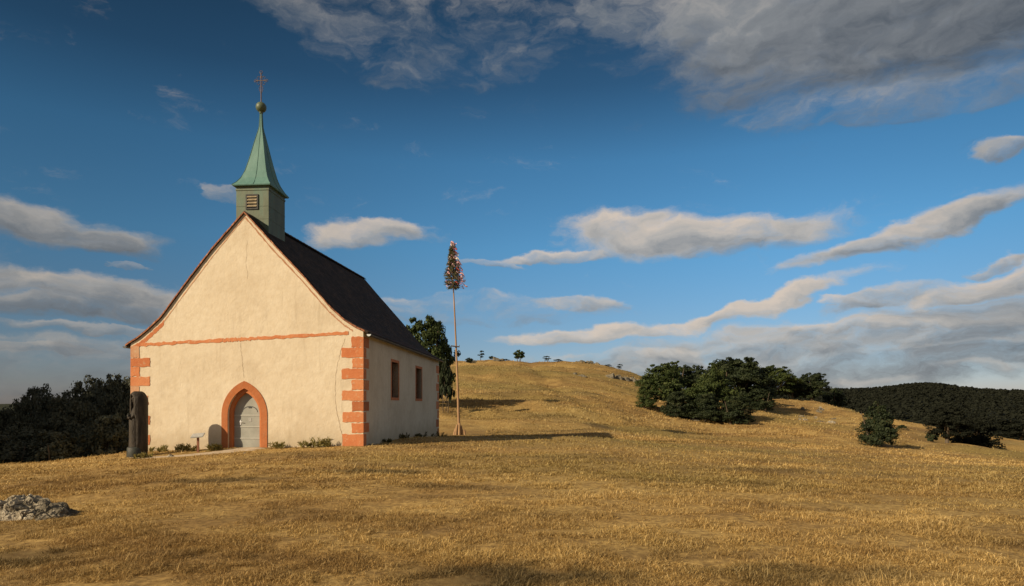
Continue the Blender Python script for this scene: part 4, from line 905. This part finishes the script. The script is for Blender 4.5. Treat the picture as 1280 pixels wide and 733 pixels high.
# ------------------------------------------------------------------ trees
def crown_mesh(seed, lobes, n, leaf, flat=0.0, hollow=0.55):
    """leaf-sized quads through a set of lobes (cx, cy, cz, rx, ry, rz), denser near the lobes' skins"""
    g = np.random.default_rng(seed); lob = np.array(lobes, float); vol = lob[:, 3] * lob[:, 4] * lob[:, 5]; pr = vol ** 0.72; pr /= pr.sum()
    # split every lobe into small clumps so that the outline breaks up
    cl = []
    for l, c in zip(lob, np.maximum(6, (pr * n / 60).astype(int))):
        d = g.normal(0, 1, (c, 3)); d /= np.linalg.norm(d, axis=1)[:, None]; d[:, 2] = np.where(d[:, 2] < -0.35, -d[:, 2] * 0.6, d[:, 2])
        rad = hollow + (1.04 - hollow) * g.random((c, 1)) ** 0.6; cl.append(np.column_stack([l[:3] + d * l[3:] * rad, d, np.full(c, l[3:].mean())]))
    cl = np.concatenate(cl); per = max(8, int(n / len(cl))); m = len(cl) * per
    idx = np.repeat(np.arange(len(cl)), per); c0 = cl[idx]; rr = c0[:, 6:7] * 0.31 * g.uniform(0.6, 1.2, (len(cl), 1))[idx]
    off = g.normal(0, 1, (m, 3)); off /= np.linalg.norm(off, axis=1)[:, None]; off *= g.random((m, 1)) ** 0.45
    off[:, 2] *= 0.7; p = c0[:, :3] + off * rr
    nrm = c0[:, 3:6] * 0.5 + off * 0.9 + g.normal(0, 0.55, (m, 3)) + np.array([0, 0, 0.25]); nrm /= np.linalg.norm(nrm, axis=1)[:, None]
    u = np.cross(nrm, g.normal(0, 1, (m, 3))); u /= np.linalg.norm(u, axis=1)[:, None]; w = np.cross(nrm, u)
    s = (leaf * g.uniform(0.6, 1.3, (m, 1)))
    V = np.stack([p - u * s * 0.55, p - w * s * 0.34 , p + u * s * 0.6 - nrm * s * 0.12, p + w * s * 0.34], 1).reshape(-1, 3)
    Fc = np.arange(m * 4).reshape(-1, 4); at_ = np.repeat(np.clip(0.5 + 0.22 * g.normal(0, 1, len(cl))[idx] + 0.16 * g.normal(0, 1, m), 0, 1), 4)
    return np_mesh('crown', V, Fc, at_)
def trunk_bm(seed, h, r, lobes, stems=1):
    g = random.Random(seed); bm = bmesh.new()
    for k in range(stems):
        ox = (k - (stems - 1) / 2) * r * 2.2; b = Vector((ox, g.uniform(-r, r), -0.5)); t = Vector((ox * 2.5 + g.uniform(-.2, .2), g.uniform(-.3, .3), h))
        pts = [b.lerp(t, f) + Vector((g.uniform(-.5, .5) * r, g.uniform(-.5, .5) * r, 0)) for f in (0, .12, .35, .6, .8, 1)]
        tube(bm, pts, [r * 1.35, r, r * .85, r * .62, r * .4, r * .15], 8)
    for l in lobes:
        c = Vector(l[:3]); f = g.uniform(0.3, 0.55); s = Vector((0, 0, h * f)); mid = s.lerp(c, 0.55) + Vector((0, 0, -0.12 * (c - s).length * g.random()))
        tube(bm, [s, mid, c + Vector((0, 0, l[5] * .3))], [r * .5, r * .33, r * .08], 6)
    return bm
PROTO = {}
def proto(kind):
    """unit trees of about one metre height, scaled per tree"""
    if kind in PROTO: return PROTO[kind]
    g = random.Random(hash(kind) % 1000 if False else sum(map(ord, kind)))
    K = dict(
        broad=([(0, 0, .62, .30, .30, .30), (-.26, .05, .50, .22, .22, .24), (.27, -.04, .48, .22, .22, .24), (.04, -.2, .42, .24, .22, .24), (-.1, .2, .48, .22, .2, .24), (.12, .05, .80, .18, .18, .17), (-.14, -.02, .77, .15, .15, .16), (-.20, -.08, .27, .22, .22, .2), (.2, -.06, .25, .23, .22, .2), (0, -.22, .2, .24, .2, .18)], 19000, .031, .045, .3),
        wood=([(0, 0, .62, .30, .30, .30), (-.26, .05, .50, .22, .22, .24), (.27, -.04, .48, .22, .22, .24), (.04, -.2, .42, .24, .22, .24), (-.1, .2, .48, .22, .2, .24), (.12, .05, .80, .18, .18, .17), (-.14, -.02, .77, .15, .15, .16), (-.20, -.08, .25, .24, .22, .22), (.2, -.06, .23, .25, .22, .22), (0, -.22, .18, .26, .2, .2)], 26000, .024, .045, .3),
        cone=([(0, 0, .20, .38, .36, .24), (-.05, .02, .40, .34, .33, .25), (.05, -.02, .58, .28, .27, .24), (0, 0, .76, .19, .19, .19), (.02, .01, .90, .09, .09, .10), (-.2, -.1, .30, .2, .2, .22), (.2, -.08, .36, .18, .18, .2)], 15000, .032, .03, .25),
        tall=([(0, 0, .72, .18, .18, .22), (-.10, .02, .55, .17, .17, .2), (.12, -.03, .50, .18, .17, .2), (0, .06, .34, .20, .19, .2), (-.03, -.05, .22, .2, .2, .17), (.03, 0, .88, .10, .1, .12)], 7500, .036, .035, .2),
        spread=([(0, 0, .58, .34, .32, .26), (-.38, .0, .44, .26, .24, .26), (.40, 0, .42, .26, .24, .27), (.02, -.26, .34, .30, .24, .28), (-.2, -.1, .70, .18, .18, .18), (.22, .02, .66, .2, .2, .2), (-.55, -.03, .26, .18, .2, .2), (.58, -.04, .25, .2, .2, .2), (0, .0, .84, .14, .14, .15)], 18000, .028, .055, .2),
        bush=([(0, 0, .60, .30, .30, .34), (-.12, -.1, .32, .34, .30, .28), (.16, .02, .34, .32, .30, .28), (.02, 0, .84, .18, .18, .18), (-.2, 0, .66, .15, .15, .2), (.2, -.06, .62, .16, .16, .2), (0, -.05, .18, .36, .34, .18)], 14000, .034, .03, .15),
        open=([(-.05, 0, .80, .25, .24, .17), (-.27, .04, .66, .22, .2, .17), (.20, -.02, .72, .22, .2, .17), (-.10, -.1, .58, .22, .2, .15), (.22, .1, .50, .20, .2, .14), (-.34, 0, .46, .17, .16, .14), (.36, .0, .56, .15, .15, .11), (.02, -.06, .38, .24, .2, .15), (-.15, .06, .24, .26, .22, .18), (.2, .0, .22, .24, .22, .18)], 7500, .038, .03, .45),
        spindly=([(0, 0, .80, .13, .13, .16), (-.08, 0, .58, .11, .11, .12), (.10, .02, .50, .12, .12, .12), (0, 0, .32, .10, .1, .1)], 900, .085, .02, .3),
        shrub=([(0, 0, .50, .42, .42, .42), (-.32, 0, .36, .3, .3, .32), (.34, 0, .34, .3, .3, .32), (.1, 0, .78, .22, .22, .2)], 3200, .075, .03, .2))[kind]
    lobes, n, leaf, r, hollow = K
    me = crown_mesh(sum(map(ord, kind)), lobes, n, leaf, hollow=hollow)
    tb = trunk_bm(sum(map(ord, kind)) + 1, 0.78, r, lobes, 3 if kind in ('bush', 'shrub') else 1)
    bmesh.ops.recalc_face_normals(tb, faces=tb.faces); tm = bpy.data.meshes.new('trunk'); tb.to_mesh(tm); tb.free(); tm.materials.append(M_bark)
    PROTO[kind] = (me, tm); return PROTO[kind]
def tree(kind, px, Y, top_py, base_py, width_px, m, name, label, cat, group, rz=0.0, sink=0.0, z=None):
    X, Y = at(px, Y); zb = Hs(X, Y) if z is None else z
    ztop = EYE + (HY - top_py) / F * Y; h = max(0.4, ztop - zb) / 0.955
    if kind in ('bush', 'shrub', 'cone'): zb -= 0.10 * h; h *= 1.10
    w = size(width_px, Y); base_w = {'wood': 0.86, 'cone': 0.76, 'broad': 0.86, 'tall': .54, 'spread': 1.3, 'bush': .80, 'open': .90, 'spindly': .40, 'shrub': 1.15}[kind]
    t = thing(name, (X, Y, zb - sink), label, cat, group, rz); s = w / base_w
    t.scale = (s, s, h)
    me, tm = proto(kind)
    key = (kind, m.name)
    if key not in PROTO:
        c = me.copy(); c.materials.clear(); c.materials.append(m); PROTO[key] = c
    link('crown', PROTO[key], None, t); link('trunk', tm, None, t)
    return t
G1 = 'trees in the grove on the right slope'; G2 = 'trees at the wood edge left of the chapel'; G3 = 'small trees along the hill crest'; G4 = 'bushes on the lower right slope'
# grove on the right
tree('broad', 828, 92, 454, 510, 62, M_leaf, 'broadleaf_tree', 'leftmost rounded green tree of the grove on the hillside', 'tree', G1, 0.3)
tree('tall', 843, 96, 451, 505, 34, M_leaf, 'broadleaf_tree', 'narrow upright tree top right behind the leftmost grove tree', 'tree', G1, 1.2)
tree('bush', 846, 84, 489, 516, 44, M_leafdark, 'broadleaf_bush', 'low dark bush at the foot of the leftmost grove tree', 'bush', G1, 2.0)
tree('broad', 866, 98, 456, 508, 54, M_leafdark, 'broadleaf_tree', 'dark rounded tree between leftmost tree and largest tree of grove', 'tree', G1, 2.2)
tree('spread', 893, 88, 453, 520, 84, M_leaf, 'broadleaf_tree', 'largest front tree of the grove with branches down to the grass', 'tree', G1, 0.9)
tree('broad', 928, 112, 446, 506, 88, M_leafdark, 'broadleaf_tree', 'tall dark domed tree forming the highest top of the grove', 'tree', G1, 1.7)
tree('bush', 922, 82, 495, 524, 52, M_leafdark, 'broadleaf_bush', 'low dark bush at right foot of the largest grove tree', 'bush', G1, 4.0)
tree('broad', 903, 116, 449, 506, 64, M_leafdark, 'broadleaf_tree', 'dark tree crown half hidden left of the highest grove top', 'tree', G1, 4.4)
tree('broad', 968, 150, 457, 499, 58, M_leaf, 'broadleaf_tree', 'lighter green tree on the crest right of the highest grove top', 'tree', G1, 3.1)
tree('shrub', 992, 152, 474, 500, 40, M_leafdark, 'broadleaf_bush', 'dark low bush between the two trees on right crest', 'bush', G1, 3.6)
tree('broad', 1014, 152, 466, 503, 50, M_leafdark, 'broadleaf_tree', 'rightmost rounded tree of the grove standing on the crest', 'tree', G1, 5.1)
tree('shrub', 1042, 158, 484, 503, 34, M_leafdark, 'broadleaf_bush', 'low bush just right of the rightmost grove tree', 'bush', G1, 0.6)
tree('shrub', 950, 128, 476, 505, 44, M_leafdark, 'broadleaf_bush', 'dark undergrowth bush below the lighter green crest tree', 'bush', G1, 1.6)
tree('bush', 862, 86, 484, 515, 46, M_leaf, 'broadleaf_bush', 'rounded bush filling the gap between leftmost and largest grove trees', 'bush', G1, 2.7)
tree('bush', 884, 83, 492, 519, 44, M_leafdark, 'broadleaf_bush', 'low bush under the left branches of the largest grove tree', 'bush', G1, 0.5)
tree('bush', 806, 88, 482, 506, 28, M_leaf, 'broadleaf_bush', 'small bush at the far left end of the grove', 'bush', G1, 1.4)
tree('bush', 948, 108, 486, 506, 40, M_leafdark, 'broadleaf_bush', 'dark bush below the right side of the highest grove top', 'bush', G1, 5.4)
# lone bushes
tree('cone', 1098, 58, 502, 562, 48, M_leafdark, 'broadleaf_bush', 'tall lone green bush standing on golden slope below the crest', 'bush', G4, 1.0)
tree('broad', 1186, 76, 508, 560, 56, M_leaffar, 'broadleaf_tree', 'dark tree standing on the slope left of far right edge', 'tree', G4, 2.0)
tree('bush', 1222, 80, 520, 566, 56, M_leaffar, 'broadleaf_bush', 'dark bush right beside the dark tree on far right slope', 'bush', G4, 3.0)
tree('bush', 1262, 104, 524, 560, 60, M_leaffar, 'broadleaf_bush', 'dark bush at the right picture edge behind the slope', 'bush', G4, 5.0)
tree('shrub', 1128, 92, 531, 543, 16, M_leafdark, 'broadleaf_bush', 'tiny bush on the slope right of the lone green bush', 'bush', G4, 5.0)
tree('shrub', 1166, 82, 538, 552, 18, M_leafdark, 'broadleaf_bush', 'small scrubby bush left of the dark tree on slope', 'bush', G4, 4.0)
# tree behind the chapel
tree('broad', 532, 66, 394, 480, 74, M_leaf, 'broadleaf_tree', 'rounded green tree rising behind the rear end of the chapel roof', 'tree', None, 0.4)
tree('shrub', 556, 62, 446, 482, 26, M_leafdark, 'broadleaf_bush', 'dark bush between the chapel and the maypole foot', 'bush', None, 2.4)
# crest
for (k, px, Y, tp, w, m, nm, lb, ct) in (
    ('spindly', 602, 150, 438, 9, M_leafdark, 'young_tree', 'thin little tree on crest nearest to the maypole', 'tree'),
    ('shrub', 615, 148, 445, 10, M_leafdark, 'crest_bush', 'tiny bush on crest between thin tree and rounded bush', 'bush'),
    ('shrub', 648, 150, 437, 20, M_leaf, 'crest_bush', 'largest rounded bush on the hill crest', 'bush'),
    ('spindly', 683, 152, 445, 12, M_leaf, 'young_tree', 'airy little tree on crest right of the rounded bush', 'tree'),
    ('shrub', 697, 152, 449, 13, M_leafdark, 'crest_bush', 'low dark bush on crest beside the airy little tree', 'bush'),
    ('spindly', 775, 150, 455, 9, M_leafdark, 'young_tree', 'rightmost tiny tree on the sloping end of the crest', 'tree'),
    ('shrub', 632, 149, 450, 11, M_leafdark, 'crest_bush', 'flat little bush on crest just left of the rounded bush', 'bush'),
    ('shrub', 733, 150, 453, 16, M_leafdark, 'crest_bush', 'low spreading bush among the crest rocks in the middle', 'bush'),
    ('shrub', 586, 146, 447, 14, M_leafdark, 'crest_bush', 'low bush on crest right behind the maypole', 'bush'),
    ('shrub', 760, 150, 460, 10, M_leafdark, 'crest_bush', 'tiny bush on the crest above the hillside outcrop', 'bush')):
    tree(k, px, Y, tp, 460, w, m, nm, lb, ct, G3, px * 0.1)
# wood edge on the left
for i, (k, px, Y, tp, w, lb) in enumerate((
    ('wood', 160, 44, 459, 80, 'dark tree touching the left chapel corner'),
    ('wood', 118, 46, 469, 88, 'highest dark tree of left wood beside the corner tree'),
    ('wood', 92, 40, 494, 90, 'wide dark tree in front of the high left trees'),
    ('wood', 62, 50, 481, 76, 'dark rounded tree in the middle of left wood edge'),
    ('wood', 36, 47, 491, 52, 'narrow dark tree left of the middle wood tree'),
    ('wood', 8, 52, 499, 70, 'dark tree cut by the left picture edge'),
    ('wood', 34, 38, 527, 90, 'low wide dark tree in front near left picture edge'),
    ('bush', 134, 36, 517, 76, 'low dark bush in front of tree at left chapel corner'),
    ('wood', -50, 50, 494, 84, 'dark tree left of the picture edge tree'),
    ('bush', 70, 34, 538, 80, 'low dark bush behind the meadow edge at left'),
    ('bush', -8, 34, 542, 80, 'low dark bush at the left picture edge'),
    ('wood', 140, 60, 484, 70, 'distant dark tree seen between the two highest left trees'))):
    tree(k, px, Y, tp, 570, w, M_leafwood, 'woodland_tree' if k != 'bush' else 'woodland_bush', lb, 'tree' if k != 'bush' else 'bush', G2, i * 1.3)

# unseen tall trees added beyond the left edge to shade the wood edge
for i, (x, y, h, w) in enumerate(((-44, 26, 19, 12), (-52, 34, 20, 13), (-47, 41, 19, 12), (-58, 24, 21, 13), (-60, 46, 20, 13), (-53, 52, 19, 12), (-66, 36, 21, 14), (-43, 33, 17, 10), (-50, 18, 19, 12))):
    zb = Hs(x, y); t = thing('woodland_tree', (x, y, zb), 'tall unseen tree added left of the wood edge to shade it', 'tree', 'unseen trees added to shade the left wood', i * 1.1)
    t.scale = (w / .86, w / .86, h / .955); link('crown', PROTO[('wood', M_leafwood.name)], None, t); link('trunk', proto('wood')[1], None, t)

# far wooded hills: beyond counting, one mass
def forest():
    g = np.random.default_rng(11); tpl = []
    for q in range(8):
        m = 380 if q >= 4 else 70; d = g.normal(0, 1, (m, 3)); d /= np.linalg.norm(d, axis=1)[:, None]; d[:, 2] = np.abs(d[:, 2]) * 1.0 - 0.25
        p = d * np.array([.5, .5, .55]) * (1 + .16 * np.sin(d[:, :1] * 7 + q) * np.cos(d[:, 1:2] * 6 + d[:, 2:] * 5)) * g.uniform(0.72, 1.05, (m, 1)) + np.array([0, 0, .5]); nr = d + g.normal(0, .4, (m, 3)); nr /= np.linalg.norm(nr, axis=1)[:, None]
        u = np.cross(nr, g.normal(0, 1, (m, 3))); u /= np.linalg.norm(u, axis=1)[:, None]; w = np.cross(nr, u); s = g.uniform(.035, .075, (m, 1)) if q >= 4 else g.uniform(.09, .19, (m, 1))
        tpl.append(np.stack([p - u * s, p - w * s, p + u * s, p + w * s], 1).reshape(-1, 3))
    pts = []
    for (a0, a1, r0, r1, n) in ((24, 56, 225, 340, 800), (20, 60, 330, 620, 1500), (8, 58, 620, 1150, 6500), (-62, -30, 75, 200, 500), (-66, -28, 200, 700, 700)):
        a = np.radians(g.uniform(a0, a1, n)); r = np.sqrt(g.uniform(r0 ** 2, r1 ** 2, n)); pts.append(np.stack([r * np.sin(a), r * np.cos(a)], 1))
    pts = np.concatenate(pts); z = H(pts[:, 0], pts[:, 1]); n = len(pts); far = np.hypot(pts[:, 0], pts[:, 1]) > 340; hh = g.uniform(7, 11, n) * np.where(far, .72, 1.0); ww = g.uniform(7, 12, n) * np.where(far, .80, 1.0)
    Vs = []; At = []
    for i in range(n):
        c, s = math.cos(i), math.sin(i); T = tpl[i % 4 + (4 if math.hypot(*pts[i]) < 340 else 0)]; Q = np.stack([(T[:, 0] * c - T[:, 1] * s) * ww[i] + pts[i, 0], (T[:, 0] * s + T[:, 1] * c) * ww[i] + pts[i, 1], T[:, 2] * hh[i] + z[i]], 1); Vs.append(Q); At.append(np.full(len(Q), np.clip(0.45 + 0.13 * g.normal(), 0, 1)))
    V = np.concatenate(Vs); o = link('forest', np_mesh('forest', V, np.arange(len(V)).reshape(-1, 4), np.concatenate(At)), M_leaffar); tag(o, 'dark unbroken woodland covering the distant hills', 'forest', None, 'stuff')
forest()

# ------------------------------------------------------------------ rocks
def rock_mesh(seed, sx, sy, sz, sub=4, rough=0.3):
    g = random.Random(seed); bm = bmesh.new(); bmesh.ops.create_icosphere(bm, subdivisions=sub, radius=1.0)
    pl = [(Vector((g.gauss(0, 1), g.gauss(0, 1), abs(g.gauss(0, .8)))).normalized(), g.uniform(.62, .92)) for _ in range(9)]
    from mathutils import noise as mn
    for v in bm.verts:
        c = v.co.copy()
        for n_, d in pl:
            k = c.dot(n_)
            if k > d: c -= n_ * (k - d) * 0.85
        f = 1 + rough * (mn.fractal(c * 1.7 + Vector((seed, 0, 0)), 1.0, 2.0, 5)); st = rough * 0.16 * (abs(((c.z * 3.1 + seed) % 1) - 0.5) - 0.25)
        c = c * f; c += Vector((c.x, c.y, 0)) * st
        if sub >= 5:
            q = c * 1.5 + Vector((seed, seed, 0)); q = q + mn.noise_vector(q * 1.3) * 0.35; dd = mn.voronoi(q)[0]; c -= c.normalized() * 0.12 * max(0.0, 1 - (dd[1] - dd[0]) / 0.12); c += c.normalized() * 0.03 * mn.fractal(c * 6, 0.8, 2.0, 4)
        v.co = Vector((c.x * sx, c.y * sy, c.z * sz))
    me = bpy.data.meshes.new('rock'); bmesh.ops.recalc_face_normals(bm, faces=bm.faces); bm.to_mesh(me); bm.free(); return me
def rock(px, Y, w, h, d, seed, m, label, group=None, sub=4, name='rock', dz=0.0, rough=0.3):
    X, Y = at(px, Y); o = link(name, rock_mesh(seed, w / 2, d / 2, h, sub, rough), m, None, (X, Y, Hs(X, Y) - h * 0.25 + dz)); tag(o, label, 'rock', group)
    return o
G5 = 'limestone rocks in the left foreground'
rock(18, 9.6, 1.15, .44, .8, 3, M_rockpale, 'pale limestone boulder cut by the left edge of the meadow', G5, 6)
rock(66, 9.6, .85, .34, .7, 8, M_rockgrey, 'cracked grey limestone boulder right of the pale left edge boulder', G5, 6)
rock(-70, 9.9, 1.1, .36, .9, 5, M_rockgrey, 'grey boulder on the far left side of the pale left boulder', G5, 4)
G6 = 'limestone outcrop on the upper hillside'
for i, (px, Y, w, h) in enumerate(((764, 124, 2.2, 1.3), (772, 125, 1.8, 1.0), (781, 126, 2.2, .8), (790, 127, 2.0, .8), (798, 128, 2.4, .8))):
    rock(px, Y, w, h, 1.5, 20 + i, M_rockgrey, ('tallest grey rock at the left end of the hillside outcrop', 'second rock from the left in the hillside outcrop', 'middle low rock of the hillside outcrop', 'fourth rock from the left in the hillside outcrop', 'low rock at the right end of the hillside outcrop')[i], G6, 3)
G7 = 'rocks along the hill crest'
for i, (px, Y, w, h, lb) in enumerate(((620, 147, 2.4, 1.2, 'grey rock on crest below the tiny bush'), (627, 148, 1.8, .7, 'low rock on crest left of the rounded bush'), (726, 152, 3.4, .9, 'long low rock on the crest above the hillside'), (738, 152, 3.0, 1.1, 'bulky rock on the crest right of the long low rock'), (746, 152, 1.6, .7, 'small rock ending the crest rocks on the right'), (590, 148, 2.6, .7, 'flat rock on crest nearest the maypole'), (728, 120, 2.0, .55, 'small flat rock in the grass left of the hillside outcrop'), (719, 122, 1.2, .35, 'tiny stone in the grass left of the flat hillside rock'))):
    rock(px, Y, w, h, 1.5, 40 + i, M_rockgrey, lb, G7, 3)
G8 = 'scattered limestone rocks on the right slope'
g8 = random.Random(4)
for i in range(26):
    px = g8.uniform(1000, 1082); Y = g8.uniform(96, 138) - (px - 1000) * 0.1
    rock(px, Y, g8.uniform(.6, 1.7), g8.uniform(.25, .6), g8.uniform(.6, 1.4), 60 + i, M_rockpale if i % 3 == 0 else M_rockgrey, 'weathered grey limestone rock scattered on the golden right slope below crest', G8, 3)
for i, (px, Y, w, h, lb) in enumerate(((213, 20.6, .22, .12, 'small pale stone lying on the path edge by the statue'), (868, 84, 1.3, .4, 'flat stone in grass below the largest grove tree'), (306, 20.9, .12, .05, 'dark little stone on the path before the door'))):
    rock(px, Y, w, h, w, 90 + i, M_rockpale, lb, None, 3, 'stone')

# ------------------------------------------------------------------ weeds against the walls
def weed(px, Y, h, w, n, seed, m, label, group):
    g = np.random.default_rng(seed); X, Y = at(px, Y); z0 = Hs(X, Y); ns = max(5, n // 22); w *= 0.78; h *= 0.82; V = []; Fc = []; A = []
    for s in range(ns):
        a = g.uniform(0, 6.28); r = w / 2 * math.sqrt(g.random()); b = np.array([r * math.cos(a), r * math.sin(a) * 0.5, -0.03]); ln = np.array([g.normal(0, .32), g.normal(0, .32), 1.0]); hh = h * g.uniform(.45, 1.05)
        for q in range(22):
            t = g.random() ** 0.7; p = b + ln * hh * t; d = np.array([g.normal(), g.normal(), g.uniform(.2, 2.4)]); d /= np.linalg.norm(d); L_ = g.uniform(.07, .17) * (1.3 - .6 * t); sd_ = np.cross(d, [g.normal(), g.normal(), g.normal()]); sd_ /= np.linalg.norm(sd_); sd_ *= L_ * .12
            k = len(V); V += [p, p + d * L_ * .5 + sd_, p + d * L_, p + d * L_ * .5 - sd_]; Fc.append((k, k + 1, k + 2, k + 3)); A += [g.random()] * 4
        k = len(V); q = np.array([.004, 0, 0]); V += [b - q, b + q, b + ln * hh + q, b + ln * hh - q]; Fc.append((k, k + 1, k + 2, k + 3)); A += [.6] * 4
    o = link('weed_clump', np_mesh('weed_clump', np.array(V), Fc, A), m, None, (X, Y, z0)); tag(o, label, 'weed', group)
G9 = 'weeds along the chapel walls'
weed(404, 22.35, .40, .8, 560, 1, M_weed, 'yellow green weed tuft at the wall between door and right corner', G9)
weed(384, 22.4, .28, .7, 300, 2, M_weed, 'low weed patch left of the tuft by front wall', G9)
weed(268, 22.3, .30, .7, 460, 3, M_weed, 'dense weed clump at the wall just left of door', G9)
weed(232, 22.3, .30, 1.0, 420, 4, M_weed, 'weed clump at the front wall left of the small sign', G9)
weed(205, 22.6, .26, 1.2, 340, 5, M_weed, 'straggling weeds at the front wall near the statue', G9)
weed(347, 22.45, .26, .7, 300, 6, M_weed, 'low weeds at the wall just right of the door surround', G9)
weed(179, 20.8, .20, .7, 300, 7, M_weed, 'low weeds around the foot of the hooded statue', G9)
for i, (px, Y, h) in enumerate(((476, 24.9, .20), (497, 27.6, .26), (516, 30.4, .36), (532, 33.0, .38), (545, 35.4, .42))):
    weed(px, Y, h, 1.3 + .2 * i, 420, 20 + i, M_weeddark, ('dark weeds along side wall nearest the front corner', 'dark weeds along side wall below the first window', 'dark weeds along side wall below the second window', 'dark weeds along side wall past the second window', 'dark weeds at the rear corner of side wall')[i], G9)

# ------------------------------------------------------------------ dry grass
def grass():
    g = np.random.default_rng(21)
    def blades(n, y0, y1, h0, h1, wk, spread, power, keep=None):
        u = g.random(n); e = 1 - power; Y = (y0 ** e + u * (y1 ** e - y0 ** e)) ** (1 / e); X = g.uniform(-spread, spread, n) * Y + g.normal(0, 1.0, n)
        # gather into tufts
        tuft = fbm(X * 3.1 + 200, Y * 3.1 + 200, 2, 3); big = fbm(X * 0.5 + 100, Y * 0.9 + 100, 7, 3)
        k = (tuft + 0.7 * big) > g.uniform(0.55, 1.15, n)
        loc = np.stack([X, Y], 1) - CH_O; lu = loc @ EX; lv = loc @ EY; k &= ~((lu > XL - 0.1) & (lu < 0.06) & (lv > -0.06) & (lv < DEP + .05))
        px = X / Y * F + CX; onpath = (px > 170) & (px < 335) & (np.abs(Y - np.interp(px, [168, 200, 240, 275, 305, 330], [21.3, 20.8, 21.0, 21.7, 22.35, 22.75])) < 0.55); k &= ~onpath
        if keep is not None: k &= keep(X, Y)
        X, Y, tuft, big = X[k], Y[k], tuft[k], big[k]; m = len(X); Z = H(X, Y)
        hh = (h0 + (h1 - h0) * g.random(m) ** 1.6) * 1.15 * (0.55 + 0.9 * np.clip((tuft - .3) * 2, 0, 1)) * (0.7 + 0.6 * big); tall = g.random(m) < 0.012; hh[tall] *= 2.0
        wd = (0.0016 + wk * Y) * g.uniform(.7, 1.3, m); th = g.uniform(0, 2 * math.pi, m); lean = np.minimum(np.abs(g.normal(1.0, 0.5, m)), 1.9); ld = g.normal(0.5, 1.8, m)
        sx, sy = np.cos(th) * wd, np.sin(th) * wd; lean[tall] *= 0.5; lx, ly = np.cos(ld) * lean * hh * 1.35, np.sin(ld) * lean * hh * 1.35
        B = np.stack([X, Y, Z - .01], 1); S = np.stack([sx, sy, np.zeros(m)], 1); Mid = B + np.stack([lx * .35, ly * .35, hh * .6], 1); T = B + np.stack([lx, ly, hh * np.clip(1.05 - lean * .35, .3, 1.05)], 1)
        V = np.stack([B - S, B + S, Mid + S * .7, T, Mid - S * .7], 1).reshape(-1, 3); a = np.repeat(np.clip(g.normal(.5, .27, m) + (tuft - .5) * .4, 0, 1), 5)
        return V, a
    parts = [blades(1150000, 4.2, 15, .020, .064, .00020, 0.98, 2.1), blades(380000, 12, 46, .03, .075, .00034, 0.95, 2.0), blades(160000, 34, 66, .06, .13, .00034, 0.92, 1.6, lambda X, Y: X > -2 + 0 * Y),
             blades(200000, 60, 170, .10, .24, .0003, 0.62, 1.5, lambda X, Y: X > -14)]
    V = np.concatenate([p[0] for p in parts]); a = np.concatenate([p[1] for p in parts]); i5 = np.arange(0, len(V), 5)[:, None]; Fc = (i5[:, :, None] + np.array([[0, 1, 2], [0, 2, 4], [4, 2, 3]])[None]).reshape(-1, 3)
    o = link('grass', np_mesh('grass', V, Fc, a), M_blade); tag(o, 'short dry golden grass covering the meadow', 'grass', None, 'stuff')
grass()
